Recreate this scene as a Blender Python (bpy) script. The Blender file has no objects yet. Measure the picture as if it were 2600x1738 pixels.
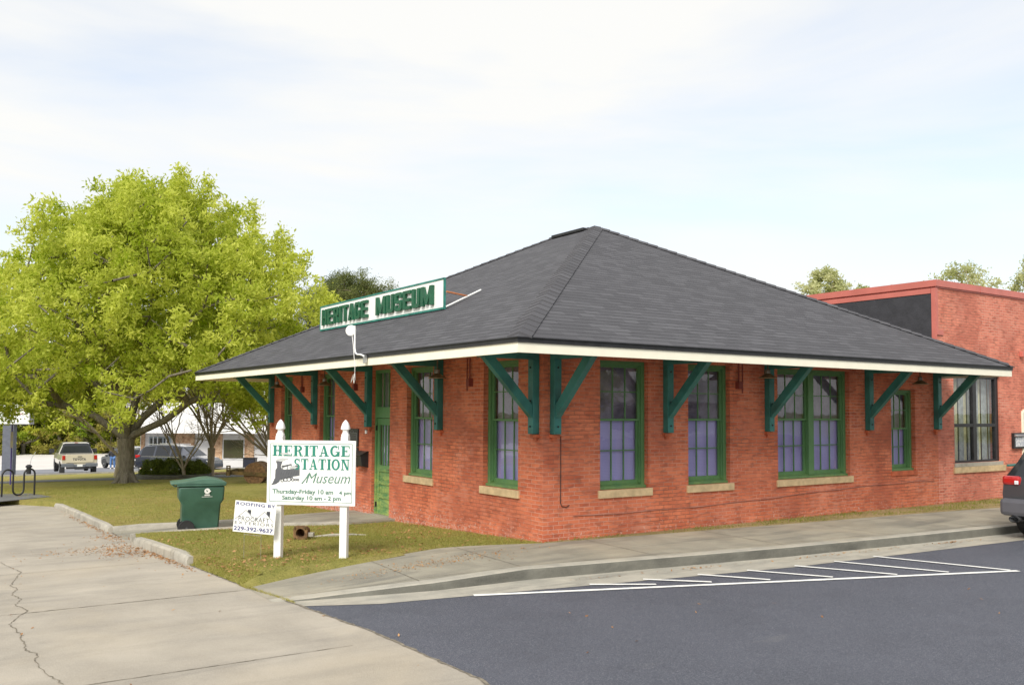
import bpy, bmesh, math, random
import numpy as np
from mathutils import Vector, Matrix
R = math.radians
rng = random.Random(7)
S = bpy.context.scene
COL = S.collection

# ------------------------------------------------------------------ camera
cam = bpy.data.objects.new('camera', bpy.data.cameras.new('camera'))
COL.objects.link(cam)
S.camera = cam
cam.data.sensor_width = 36
cam.data.lens = 2286.38 / 2600 * 36
cam.data.shift_y = 0.0215
cam.data.clip_end = 3000
yaw, pit, roll = 0.97458, 0.05044, 0.0057
fw = Vector((math.cos(yaw) * math.cos(pit), math.sin(yaw) * math.cos(pit), math.sin(pit)))
rt = Vector((math.sin(yaw), -math.cos(yaw), 0))
up = rt.cross(fw)
r2 = rt * math.cos(roll) + up * math.sin(roll)
u2 = -rt * math.sin(roll) + up * math.cos(roll)
m = Matrix(((r2.x, u2.x, -fw.x, -8.7151), (r2.y, u2.y, -fw.y, -11.9183), (r2.z, u2.z, -fw.z, 2.1493), (0, 0, 0, 1)))
cam.matrix_world = m

# ------------------------------------------------------------------ sky, sun, exposure
SUN_EL, SUN_AZ = R(42), R(218)      # azimuth as a compass-like angle in the xy plane, where the light comes from
W = bpy.data.worlds.new('World'); S.world = W; W.use_nodes = True
nt = W.node_tree; nt.nodes.clear()
def wn(t, **k):
    n = nt.nodes.new(t)
    for a, b in k.items(): setattr(n, a, b)
    return n
sky = wn('ShaderNodeTexSky', sky_type='NISHITA', sun_disc=False, sun_elevation=SUN_EL, sun_rotation=R(90) - SUN_AZ, air_density=1.0, dust_density=1.5)
sky.ozone_density = 1.0
skm = wn('ShaderNodeVectorMath', operation='SCALE'); skm.inputs['Scale'].default_value = 0.15
nt.links.new(sky.outputs[0], skm.inputs[0])
tc = wn('ShaderNodeTexCoord')
sep = wn('ShaderNodeSeparateXYZ'); nt.links.new(tc.outputs['Generated'], sep.inputs[0])
mp = wn('ShaderNodeMapping'); mp.inputs['Scale'].default_value = (1.1, 1.1, 5.5); mp.inputs['Rotation'].default_value = (R(7), R(-6), R(20)); mp.inputs['Location'].default_value = (0.35, 0.1, 0.55)
nt.links.new(tc.outputs['Generated'], mp.inputs[0])
nz = wn('ShaderNodeTexNoise'); nz.inputs['Scale'].default_value = 1.5; nz.inputs['Detail'].default_value = 7; nz.inputs['Roughness'].default_value = 0.5; nz.inputs['Distortion'].default_value = 0.35
nt.links.new(mp.outputs[0], nz.inputs['Vector'])
cr = wn('ShaderNodeValToRGB'); cr.color_ramp.elements[0].position = 0.34; cr.color_ramp.elements[0].color = (0.55, 0.55, 0.55, 1); cr.color_ramp.elements[1].position = 0.57; cr.color_ramp.elements[1].color = (0.97, 0.97, 0.97, 1)
nt.links.new(nz.outputs[0], cr.inputs[0])
mx = wn('ShaderNodeMix', data_type='RGBA')
nt.links.new(cr.outputs[0], mx.inputs['Factor']); nt.links.new(skm.outputs[0], mx.inputs['A']); mx.inputs['B'].default_value = (0.60, 0.595, 0.575, 1)
bg = wn('ShaderNodeBackground'); bg.inputs[1].default_value = 1.0
nt.links.new(mx.outputs['Result'], bg.inputs[0])
out = wn('ShaderNodeOutputWorld'); nt.links.new(bg.outputs[0], out.inputs[0])
sl = bpy.data.lights.new('sun', 'SUN'); sl.energy = 2.1; sl.angle = R(24); sl.color = (1, 0.95, 0.87)
so = bpy.data.objects.new('sun', sl); COL.objects.link(so)
sd = Vector((math.cos(SUN_AZ) * math.cos(SUN_EL), math.sin(SUN_AZ) * math.cos(SUN_EL), math.sin(SUN_EL)))
so.rotation_euler = sd.to_track_quat('Z', 'Y').to_euler(); so.location = (0, 0, 40)
S.view_settings.view_transform = 'Standard'; S.view_settings.look = 'None'; S.view_settings.gamma = 1
S.view_settings.exposure = 0.74

# ------------------------------------------------------------------ ground profile
GY = [-1e3, 0, 5, 10, 20, 28, 38, 46, 57, 68, 80, 110, 1500]
GZ = [0, 0, -.2, -.33, -.58, -.8, -1.28, -1.72, -2.3, -2.85, -3.2, -3.6, -3.6]
def gz(y): return float(np.interp(y, GY, GZ))

# ------------------------------------------------------------------ materials
class NT:
    def __init__(s, name):
        s.m = bpy.data.materials.new(name); s.m.use_nodes = True
        s.t = s.m.node_tree; s.b = s.t.nodes['Principled BSDF']; s.o = s.t.nodes['Material Output']
    def n(s, t, **k):
        x = s.t.nodes.new(t)
        for a, b in k.items(): setattr(x, a, b)
        return x
    def l(s, a, b): s.t.links.new(a, b)
    def coord(s, kind='Object', scale=(1, 1, 1), rot=(0, 0, 0)):
        c = s.n('ShaderNodeTexCoord'); mp = s.n('ShaderNodeMapping'); mp.inputs['Scale'].default_value = scale; mp.inputs['Rotation'].default_value = rot
        s.l(c.outputs[kind], mp.inputs[0]); return mp.outputs[0]
    def noise(s, v, scale, detail=5, rough=.55, dist=0):
        x = s.n('ShaderNodeTexNoise'); x.inputs['Scale'].default_value = scale; x.inputs['Detail'].default_value = detail
        x.inputs['Roughness'].default_value = rough; x.inputs['Distortion'].default_value = dist
        s.l(v, x.inputs['Vector']); return x.outputs[0]
    def ramp(s, f, stops):
        x = s.n('ShaderNodeValToRGB'); e = x.color_ramp.elements
        while len(e) < len(stops): e.new(.5)
        for i, (p, c) in enumerate(stops):
            e[i].position = p
            if not hasattr(c, '__len__'): c = (c, c, c)
            e[i].color = (c[0], c[1], c[2], 1)
        s.l(f, x.inputs[0]); return x.outputs[0]
    def mix(s, f, a, b, mode='MIX'):
        x = s.n('ShaderNodeMix', data_type='RGBA', blend_type=mode)
        for v, k in ((f, 'Factor'), (a, 'A'), (b, 'B')):
            if isinstance(v, (int, float)): x.inputs[k].default_value = v if k == 'Factor' else (v, v, v, 1)
            elif isinstance(v, tuple): x.inputs[k].default_value = (*v, 1)
            else: s.l(v, x.inputs[k])
        return x.outputs['Result']
    def math(s, op, a, b=0.0, c=0.0):
        x = s.n('ShaderNodeMath', operation=op)
        for i, v in enumerate((a, b, c)):
            if isinstance(v, (int, float)): x.inputs[i].default_value = v
            else: s.l(v, x.inputs[i])
        return x.outputs[0]
    def bump(s, h, dist=.01, strength=1):
        x = s.n('ShaderNodeBump'); x.inputs['Distance'].default_value = dist; x.inputs['Strength'].default_value = strength
        s.l(h, x.inputs['Height']); s.l(x.outputs[0], s.b.inputs['Normal'])
    def set(s, **k):
        for a, v in k.items():
            i = s.b.inputs[{'rough': 'Roughness', 'metal': 'Metallic', 'col': 'Base Color', 'spec': 'Specular IOR Level', 'coat': 'Coat Weight', 'sub': 'Subsurface Weight', 'trans': 'Transmission Weight', 'ior': 'IOR'}[a]]
            if isinstance(v, tuple): i.default_value = (*v, 1)
            elif isinstance(v, (int, float)): i.default_value = v
            else: s.l(v, i)
        return s.m

def simple(name, c, rough=.6, var=.12, scale=6, metal=0, bumpd=0, bscale=60, coat=0, spec=.5, c2=None):
    """one-colour paint or plastic with a little wear in it"""
    n = NT(name); v = n.coord()
    f = n.noise(v, scale, 6)
    a = tuple(x * (1 - var) for x in c); b = c2 or tuple(min(1, x * (1 + var)) for x in c)
    n.set(col=n.ramp(f, [(.35, a), (.65, b)]), rough=rough, metal=metal, coat=coat, spec=spec)
    if bumpd: n.bump(n.noise(v, bscale, 4), bumpd)
    return n.m

def mat_brick(name, c1, c2, mort, dark, white=.0):
    n = NT(name); uv = n.coord('UV')
    warp = n.n('ShaderNodeVectorMath', operation='ADD')
    nv = n.n('ShaderNodeTexNoise'); nv.inputs['Scale'].default_value = 4; n.l(uv, nv.inputs['Vector'])
    sc = n.n('ShaderNodeVectorMath', operation='SCALE'); sc.inputs['Scale'].default_value = .012; n.l(nv.outputs['Color'], sc.inputs[0])
    n.l(uv, warp.inputs[0]); n.l(sc.outputs[0], warp.inputs[1])
    b = n.n('ShaderNodeTexBrick'); b.inputs['Scale'].default_value = 1; b.inputs['Brick Width'].default_value = .215; b.inputs['Row Height'].default_value = .0672
    b.inputs['Mortar Size'].default_value = .0065; b.inputs['Mortar Smooth'].default_value = .35; b.inputs['Bias'].default_value = -.1
    n.l(warp.outputs[0], b.inputs['Vector'])
    b.inputs['Color1'].default_value = (*c1, 1); b.inputs['Color2'].default_value = (*c2, 1)
    f1 = n.noise(uv, .55, 5, .6)
    f2 = n.noise(uv, 1.7, 6, .65)
    # mortar: painted over in most places, dark and open in patches
    mcol = n.mix(n.ramp(f1, [(.47, 0.0), (.55, 1.0)]), mort, dark)
    n.l(mcol, b.inputs['Mortar'])
    c = b.outputs['Color']
    # faded patches and old soot (on the bricks themselves)
    c = n.mix(n.ramp(f2, [(.38, .0), (.68, .6)]), c, tuple(min(1, x * 1.25 + .03) for x in c2))
    c = n.mix(n.ramp(n.noise(uv, .9, 4, .6, .4), [(.46, 0.0), (.66, .7)]), c, tuple(x * .78 + .02 for x in c1))
    cell = n.noise(n.coord('UV', scale=(4.65, 14.9, 1)), 1.0, 1)
    c = n.mix(n.math('MULTIPLY', n.ramp(n.noise(uv, .75, 4, .6, .8), [(.54, 0.0), (.66, .38)]), n.ramp(cell, [(.45, 0.0), (.6, 1.0)])), c, (.60, .30, .22))
    c = n.mix(n.math('MULTIPLY', .45, n.ramp(cell, [(.34, 1.0), (.44, 0.0)])), c, (.24, .085, .055))
    # odd pale chips of lost paint, more of them by the ground
    sp = n.n('ShaderNodeSeparateXYZ'); n.l(uv, sp.inputs[0])
    low = n.math('MULTIPLY_ADD', sp.outputs[1], -.9, .55)
    chip = n.math('ADD', n.noise(uv, 16, 7, .75, .5), n.math('MULTIPLY', n.math('MAXIMUM', low, 0.0), .17 + white * .12))
    c = n.mix(n.ramp(chip, [(.70, 0.0), (.76, .75)]), c, (.60, .42, .36))
    n.set(col=c, rough=.78, spec=.35)
    h = n.math('ADD', n.math('MULTIPLY', b.outputs['Fac'], -1.0), n.math('MULTIPLY', n.noise(uv, 30, 5), .5))
    n.bump(h, .006)
    return n.m

def mat_shingle():
    n = NT('roof_shingles'); uv = n.coord('UV')
    b = n.n('ShaderNodeTexBrick'); b.inputs['Scale'].default_value = 1; b.inputs['Brick Width'].default_value = .31; b.inputs['Row Height'].default_value = .142; b.offset = .37; b.offset_frequency = 2; b.squash = 1
    b.inputs['Mortar Size'].default_value = .003; b.inputs['Mortar Smooth'].default_value = .2; b.inputs['Bias'].default_value = -.25
    b.inputs['Color1'].default_value = (.056, .055, .061, 1); b.inputs['Color2'].default_value = (.104, .103, .112, 1); b.inputs['Mortar'].default_value = (.03, .03, .035, 1)
    n.l(uv, b.inputs['Vector'])
    sp = n.n('ShaderNodeSeparateXYZ'); n.l(uv, sp.inputs[0])
    fr = n.math('FRACT', n.math('DIVIDE', sp.outputs[1], .142))
    edge = n.ramp(fr, [(.0, 1.0), (.16, .95), (.24, 0.0)])
    gaps = n.ramp(n.noise(uv, 2.2, 3), [(.3, .35), (.6, 1.0)])
    c = n.mix(n.ramp(n.noise(uv, .5, 5), [(.3, .0), (.8, .25)]), b.outputs['Color'], (.09, .09, .10))
    c = n.mix(n.math('MULTIPLY', edge, gaps), c, (.018, .018, .022))
    c = n.mix(n.ramp(n.noise(uv, 220, 2), [(.35, 0.0), (.75, .45)]), c, (.16, .16, .17))
    n.set(col=c, rough=.9, spec=.3)
    n.bump(n.math('ADD', n.math('MULTIPLY', fr, -1.0), n.math('MULTIPLY', n.noise(uv, 150, 3), .3)), .008)
    return n.m

def mat_grass(name, g1=(.20, .215, .05), g2=(.37, .33, .10), br=(.38, .26, .12), bf=.65):
    n = NT(name); v = n.coord()
    f = n.noise(v, 3.5, 8, .7)
    c = n.ramp(f, [(.32, g1), (.62, g2)])
    c = n.mix(n.ramp(n.noise(v, .35, 6, .62, .6), [(.47, 0.0), (.68, bf)]), c, br)
    c = n.mix(n.ramp(n.noise(v, 60, 4, .8), [(.4, .0), (.7, .5)]), c, tuple(x * 1.6 for x in g2))
    c = n.mix(n.ramp(n.noise(v, 45, 3, .8, 1), [(.35, .55), (.5, .0)]), c, (.03, .04, .01))
    n.set(col=c, rough=.95, spec=.1)
    n.bump(n.noise(v, 40, 5, .8), .04)
    return n.m

def mat_concrete(name, a=(.30, .27, .225), b=(.45, .405, .335), dark=(.17, .165, .155), df=.5, sc=1.0, warm=True):
    n = NT(name); v = n.coord()
    c = n.ramp(n.noise(v, .9 * sc, 8, .6, .3), [(.3, a), (.7, b)])
    st = n.coord(scale=(.25, 1.4, 1), rot=(0, 0, .15))
    c = n.mix(n.ramp(n.noise(st, 1.3 * sc, 7, .62, .6), [(.48, 0.0), (.75, df)]), c, dark)
    if warm: c = n.mix(n.ramp(n.noise(v, .5, 5, .55, .5), [(.5, 0.0), (.7, .35)]), c, (.50, .42, .30))
    c = n.mix(n.ramp(n.noise(v, 90, 3, .8), [(.42, 0.0), (.75, .4)]), c, tuple(x * 1.25 for x in b))
    c = n.mix(n.ramp(n.noise(v, 120, 2, .8), [(.28, .5), (.42, .0)]), c, tuple(x * .6 for x in a))
    n.set(col=c, rough=.9, spec=.25)
    n.bump(n.noise(v, 70, 5, .75), .006)
    return n.m

def mat_asphalt():
    n = NT('fresh_asphalt'); v = n.coord()
    c = n.ramp(n.noise(v, .6, 7, .6), [(.3, (.054, .060, .080)), (.7, (.072, .078, .102))])
    c = n.mix(n.ramp(n.noise(v, 160, 2, .9), [(.54, 0.0), (.68, .9)]), c, (.34, .35, .38))
    c = n.mix(n.ramp(n.noise(v, 110, 2, .9), [(.30, .8), (.44, .0)]), c, (.022, .024, .032))
    c = n.mix(n.ramp(n.noise(v, 55, 3, .9), [(.54, 0.0), (.66, .7)]), c, (.22, .23, .26))
    c = n.mix(n.ramp(n.noise(v, 1.8, 6, .7), [(.5, 0.0), (.8, .35)]), c, (.05, .053, .066))
    st = n.coord(scale=(.5, 1.6, 1))
    sc = n.math('MULTIPLY', n.ramp(n.noise(st, .9, 5, .55, .5), [(.64, 0.0), (.76, .5)]), n.ramp(n.noise(v, 120, 2, .9), [(.45, 0.0), (.6, 1.0)]))
    c = n.mix(sc, c, (.27, .26, .24))
    n.set(col=c, rough=.72, spec=.4)
    n.bump(n.noise(v, 140, 3, .8), .006)
    return n.m

def mat_bark(name, a=(.14, .12, .095), b=(.30, .27, .22)):
    n = NT(name); v = n.coord(scale=(1, 1, .22))
    c = n.ramp(n.noise(v, 14, 8, .7, .5), [(.35, a), (.68, b)])
    c = n.mix(n.ramp(n.noise(n.coord(), 5, 5, .7), [(.55, 0.0), (.7, .5)]), c, (.30, .31, .22))
    n.set(col=c, rough=.95, spec=.15); n.bump(n.noise(v, 22, 6, .75), .03)
    return n.m

def mat_leaf(name, a, b, trans=.45):
    n = NT(name)
    at = n.n('ShaderNodeAttribute', attribute_name='tint')
    c = n.ramp(at.outputs['Fac'], [(0, a), (1, b)])
    n.set(col=c, rough=.55, spec=.25)
    tr = n.n('ShaderNodeBsdfTranslucent'); n.l(c, tr.inputs[0])
    ms = n.n('ShaderNodeMixShader'); ms.inputs[0].default_value = trans
    n.l(n.b.outputs[0], ms.inputs[1]); n.l(tr.outputs[0], ms.inputs[2]); n.l(ms.outputs[0], n.o.inputs[0])
    return n.m

def mat_glass(name, tint=(.99, .99, 1.), refl=.0):
    n = NT(name)
    tp = n.n('ShaderNodeBsdfTransparent'); tp.inputs[0].default_value = (*tint, 1)
    gl = n.n('ShaderNodeBsdfGlossy'); gl.inputs['Roughness'].default_value = .015; gl.inputs[0].default_value = (.95, .95, 1, 1)
    fr = n.n('ShaderNodeFresnel'); fr.inputs[0].default_value = 1.6
    ge = n.n('ShaderNodeNewGeometry'); f = n.math('MULTIPLY', n.math('MULTIPLY_ADD', fr.outputs[0], 1.3, refl), n.math('SUBTRACT', 1.0, ge.outputs['Backfacing']))
    v = n.coord(); bp = n.n('ShaderNodeBump'); bp.inputs['Distance'].default_value = .0012; n.l(n.noise(v, 2.5, 2), bp.inputs['Height']); n.l(bp.outputs[0], gl.inputs['Normal'])
    ms = n.n('ShaderNodeMixShader'); n.l(f, ms.inputs[0]); n.l(tp.outputs[0], ms.inputs[1]); n.l(gl.outputs[0], ms.inputs[2]); n.l(ms.outputs[0], n.o.inputs[0])
    return n.m

def mat_blind():
    n = NT('lavender_blind'); v = n.coord()
    sp = n.n('ShaderNodeSeparateXYZ'); n.l(v, sp.inputs[0])
    fr = n.math('FRACT', n.math('DIVIDE', sp.outputs[2], .026))
    c = n.mix(n.ramp(fr, [(0, 1.0), (.18, .0)]), (.34, .32, .62), (.21, .20, .45))
    c = n.mix(n.ramp(n.noise(n.coord(scale=(6, 6, .6)), 1.2, 3), [(.4, 0.0), (.7, .5)]), c, (.42, .38, .62))
    n.set(col=c, rough=.6); return n.m

def mat_green(name, base, worn, amt=.6):
    """old green paint, sun-bleached to yellow-green low on the frame where rain strikes"""
    n = NT(name); v = n.coord()
    sp = n.n('ShaderNodeSeparateXYZ'); n.l(v, sp.inputs[0])
    low = n.ramp(sp.outputs[2], [(0.0, 1.0), (.62, 1.0), (1.0, .0)])
    f = n.math('MULTIPLY', low, n.ramp(n.noise(n.coord(scale=(1, 1, 3)), 4.5, 6, .7), [(.38, 0.0), (.58, amt)]))
    c = n.mix(f, base, worn)
    c = n.mix(n.ramp(n.noise(n.coord(scale=(1, 1, .35)), 14, 6, .7), [(.4, 0.0), (.7, .5)]), c, tuple(x * .62 for x in base))
    n.set(col=c, rough=.5, spec=.4); return n.m

MT = {}
MT['brick'] = mat_brick('painted_red_brick', (.45, .102, .046), (.62, .185, .088), (.62, .33, .25), (.19, .085, .06), 1)
MT['brick2'] = mat_brick('annex_red_brick', (.54, .145, .09), (.68, .235, .15), (.72, .43, .34), (.30, .15, .11), 0)
MT['shingle'] = mat_shingle()
MT['grass'] = mat_grass('lawn_grass')
MT['grassfar'] = mat_grass('rough_grass', (.09, .12, .02), (.16, .18, .04), (.2, .16, .07), .3)
MT['soil'] = mat_grass('dry_grass_strip', (.22, .20, .07), (.40, .31, .16), (.50, .36, .20), .9)
MT['conc'] = mat_concrete('drive_concrete')
MT['walk'] = mat_concrete('pavement_concrete', (.225, .21, .17), (.37, .345, .275), (.11, .108, .10), .9, 1.3)
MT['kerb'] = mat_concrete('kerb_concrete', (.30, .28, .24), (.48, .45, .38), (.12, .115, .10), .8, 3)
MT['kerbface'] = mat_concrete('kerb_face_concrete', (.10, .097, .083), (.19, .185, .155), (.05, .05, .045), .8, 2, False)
MT['gutter'] = mat_concrete('gutter_concrete', (.30, .29, .25), (.46, .43, .36), (.15, .15, .14), .6, 3)
MT['asph'] = mat_asphalt()
MT['joint'] = simple('joint_dirt', (.19, .165, .125), .95, .4, 20)
MT['paint'] = simple('road_paint', (.80, .80, .77), .7, .1, 30)
MT['green'] = mat_green('window_green_paint', (.098, .225, .088), (.33, .42, .10))
MT['doorg'] = mat_green('door_green_paint', (.10, .245, .09), (.36, .45, .12), .9)
MT['teal'] = simple('bracket_teal_paint', (.024, .150, .135), .5, .25, 3, c2=(.034, .195, .172))
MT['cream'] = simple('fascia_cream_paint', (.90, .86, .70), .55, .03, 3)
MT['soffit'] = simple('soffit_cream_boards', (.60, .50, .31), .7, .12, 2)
MT['stone'] = simple('buff_sill_stone', (.56, .42, .24), .8, .16, 7, bumpd=.003)
MT['glass'] = mat_glass('window_glass')
MT['darkglass'] = mat_glass('tinted_glass', (.25, .27, .3), .08)
MT['blind'] = mat_blind()
MT['dim_room_backing'] = simple('dim_room_mauve', (.12, .10, .15), .8, .35, 2, c2=(.24, .21, .27))  # dimness of the room behind the upper panes, put into the colour
MT['black'] = simple('black_metal', (.018, .018, .02), .45, .3, 8)
MT['dark'] = simple('dark_void', (.02, .018, .022), .9)
MT['white'] = simple('white_vinyl', (.84, .84, .82), .4, .03, 4)
MT['signw'] = simple('white_sign_board', (.86, .87, .84), .5, .03, 5)
MT['signg'] = simple('sign_green_letters', (.018, .21, .15), .5, .1, 8)
MT['signg2'] = simple('sign_sage_letters', (.10, .21, .16), .5, .1, 8)
MT['grey'] = simple('train_grey', (.10, .105, .115), .6, .1, 10)
MT['smoke'] = simple('smoke_grey', (.50, .52, .51), .6, .1, 10)
MT['letterg'] = simple('cutout_letter_green', (.008, .095, .045), .45, .15, 5)
MT['navy'] = simple('sign_navy_letters', (.055, .065, .22), .5, .1, 10)
MT['darkl'] = simple('sign_black_letters', (.05, .055, .065), .5, .1, 10)
MT['binp'] = simple('bin_green_plastic', (.040, .105, .072), .42, .12, 3, c2=(.052, .13, .092))
MT['binl'] = simple('bin_lid_plastic', (.08, .165, .125), .34, .15, 3)
MT['spk'] = simple('grey_plastic', (.07, .075, .08), .6)
MT['rubber'] = simple('black_rubber', (.02, .02, .022), .8, .2)
MT['rust'] = simple('rusty_iron', (.16, .085, .038), .85, .45, 12, bumpd=.003, c2=(.25, .14, .06))
MT['rustg'] = simple('olive_rusty_iron', (.12, .085, .03), .85, .35, 6, bumpd=.003, c2=(.17, .11, .035))
MT['pipein'] = simple('pipe_inside', (.03, .012, .006), .9, .3)
MT['metal'] = simple('galvanised_metal', (.42, .43, .44), .4, .15, 8, metal=.7)
MT['lampm'] = simple('lamp_shade_metal', (.12, .095, .06), .5, .25, 6, metal=.4)
MT['lampin'] = simple('lamp_rim', (.34, .22, .12), .5, .2)
MT['pinkm'] = simple('coping_red_metal', (.55, .16, .125), .45, .08, 2)
MT['memb'] = simple('black_roof_membrane', (.040, .040, .046), .8, .15, 4, bumpd=.01, bscale=12)
MT['bark'] = mat_bark('oak_bark')
MT['bark2'] = mat_bark('crape_myrtle_bark', (.30, .25, .18), (.50, .43, .32))
MT['bark3'] = mat_bark('pine_bark', (.10, .075, .055), (.2, .16, .13))
MT['oakleaf'] = mat_leaf('oak_leaves', (.29, .39, .008), (.74, .77, .15), .58)
MT['bushleaf'] = mat_leaf('bush_leaves', (.07, .11, .015), (.22, .26, .035), .3)
MT['woodleaf'] = mat_leaf('woodland_leaves', (.24, .38, .03), (.62, .62, .08), .55)
MT['woodleaf2'] = mat_leaf('woodland_olive_leaves', (.24, .27, .04), (.54, .46, .12), .55)
MT['pineleaf'] = mat_leaf('pine_needles', (.08, .11, .03), (.22, .24, .07), .35)
MT['paleleaf'] = mat_leaf('pale_spring_leaves', (.42, .45, .18), (.72, .72, .42), .55)
MT['deadleaf'] = mat_leaf('fallen_leaves', (.22, .09, .03), (.50, .29, .13), .1)
MT['blade'] = mat_leaf('grass_blades', (.18, .23, .03), (.50, .43, .13), .4)

# ------------------------------------------------------------------ mesh helper
class MB:
    def __init__(s): s.v = []; s.f = []; s.mi = []; s.uv = {}; s.m = 0
    def add(s, vs, fs, uvs=None):
        o = len(s.v); s.v += [tuple(v) for v in vs]
        for k, f in enumerate(fs):
            if uvs: s.uv[len(s.f)] = uvs[k]
            s.f.append([o + i for i in f]); s.mi.append(s.m)
        return s
    def box(s, x0, x1, y0, y1, z0, z1):
        return s.add([(x0, y0, z0), (x1, y0, z0), (x1, y1, z0), (x0, y1, z0), (x0, y0, z1), (x1, y0, z1), (x1, y1, z1), (x0, y1, z1)],
                     [(0, 3, 2, 1), (4, 5, 6, 7), (0, 1, 5, 4), (1, 2, 6, 5), (2, 3, 7, 6), (3, 0, 4, 7)])
    def beam(s, p, q, w, h, upv=(0, 0, 1)):
        p, q = Vector(p), Vector(q); d = (q - p).normalized(); u = Vector(upv)
        if abs(d.dot(u)) > .99: u = Vector((0, 1, 0))
        a = d.cross(u).normalized() * w / 2; b = a.cross(d).normalized() * h / 2
        vs = [p - a - b, p + a - b, p + a + b, p - a + b, q - a - b, q + a - b, q + a + b, q - a + b]
        return s.add(vs, [(0, 3, 2, 1), (4, 5, 6, 7), (0, 1, 5, 4), (1, 2, 6, 5), (2, 3, 7, 6), (3, 0, 4, 7)])
    def tube(s, pts, rad, n=8, cap=True):
        pts = [Vector(p) for p in pts]; rs = rad if hasattr(rad, '__len__') else [rad] * len(pts)
        o = len(s.v); ref = None
        for i, p in enumerate(pts):
            d = (pts[min(i + 1, len(pts) - 1)] - pts[max(i - 1, 0)])
            if d.length < 1e-9: d = Vector((0, 0, 1))
            d.normalize()
            if ref is None: ref = Vector((1, 0, 0)) if abs(d.x) < .8 else Vector((0, 1, 0))
            a = (ref - d * ref.dot(d)).normalized(); ref = a; b = d.cross(a)
            for k in range(n):
                t = 2 * math.pi * k / n; s.v.append(tuple(p + (a * math.cos(t) + b * math.sin(t)) * rs[i]))
        for i in range(len(pts) - 1):
            for k in range(n):
                s.f.append([o + i * n + k, o + i * n + (k + 1) % n, o + (i + 1) * n + (k + 1) % n, o + (i + 1) * n + k]); s.mi.append(s.m)
        if cap:
            s.f.append([o + k for k in range(n)][::-1]); s.mi.append(s.m)
            e = o + (len(pts) - 1) * n; s.f.append([e + k for k in range(n)]); s.mi.append(s.m)
        return s
    def lathe(s, prof, c=(0, 0, 0), axis='z', n=20):
        o = len(s.v)
        for r, h in prof:
            for k in range(n):
                t = 2 * math.pi * k / n; a, b = r * math.cos(t), r * math.sin(t)
                p = {'z': (a, b, h), 'y': (a, h, b), 'x': (h, a, b)}[axis]
                s.v.append((c[0] + p[0], c[1] + p[1], c[2] + p[2]))
        for i in range(len(prof) - 1):
            for k in range(n):
                s.f.append([o + i * n + k, o + i * n + (k + 1) % n, o + (i + 1) * n + (k + 1) % n, o + (i + 1) * n + k]); s.mi.append(s.m)
        s.f.append([o + k for k in range(n)][::-1]); s.mi.append(s.m)
        e = o + (len(prof) - 1) * n; s.f.append([e + k for k in range(n)]); s.mi.append(s.m)
        return s
    def prism(s, poly, fn, d0, d1):
        """poly in 2D, fn(a, b, d) -> xyz"""
        n = len(poly)
        vs = [fn(a, b, d0) for a, b in poly] + [fn(a, b, d1) for a, b in poly]
        return s.add(vs, [list(range(n))[::-1], list(range(n, 2 * n))] + [[i, (i + 1) % n, n + (i + 1) % n, n + i] for i in range(n)])
    def build(s, name, mat, parent=None, smooth=None, bev=0, fix=True, loc=None):
        me = bpy.data.meshes.new(name); me.from_pydata(s.v, [], s.f)
        mats = mat if isinstance(mat, (list, tuple)) else [mat]
        for q in mats: me.materials.append(q)
        if len(mats) > 1: me.polygons.foreach_set('material_index', s.mi)
        if s.uv:
            uvl = me.uv_layers.new(name='UVMap')
            for fi, uvs in s.uv.items():
                for li, uv in zip(me.polygons[fi].loop_indices, uvs): uvl.data[li].uv = uv
        if fix:
            bm = bmesh.new(); bm.from_mesh(me); bmesh.ops.recalc_face_normals(bm, faces=bm.faces); bm.to_mesh(me); bm.free()
        if smooth:
            me.polygons.foreach_set('use_smooth', [True] * len(me.polygons))
            me.set_sharp_from_angle(angle=R(smooth))
        o = bpy.data.objects.new(name, me); COL.objects.link(o)
        if parent: o.parent = parent
        if loc: o.location = loc
        if bev:
            b = o.modifiers.new('bevel', 'BEVEL'); b.width = bev; b.segments = 2; b.limit_method = 'ANGLE'; b.angle_limit = R(40)
        return o

def tag(o, label=None, cat=None, group=None, kind=None):
    if label: o['label'] = label
    if cat: o['category'] = cat
    if group: o['group'] = group
    if kind: o['kind'] = kind
    return o
def thing(name, label, cat, loc=(0, 0, 0), rz=0, group=None):
    o = bpy.data.objects.new(name, None); COL.objects.link(o); o.location = loc; o.rotation_euler = (0, 0, rz); o.empty_display_size = .3
    return tag(o, label, cat, group)
def copy_tree(o, parent=None):
    c = o.copy(); COL.objects.link(c)
    if parent: c.parent = parent
    for ch in list(o.children): copy_tree(ch, c)
    return c

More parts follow.
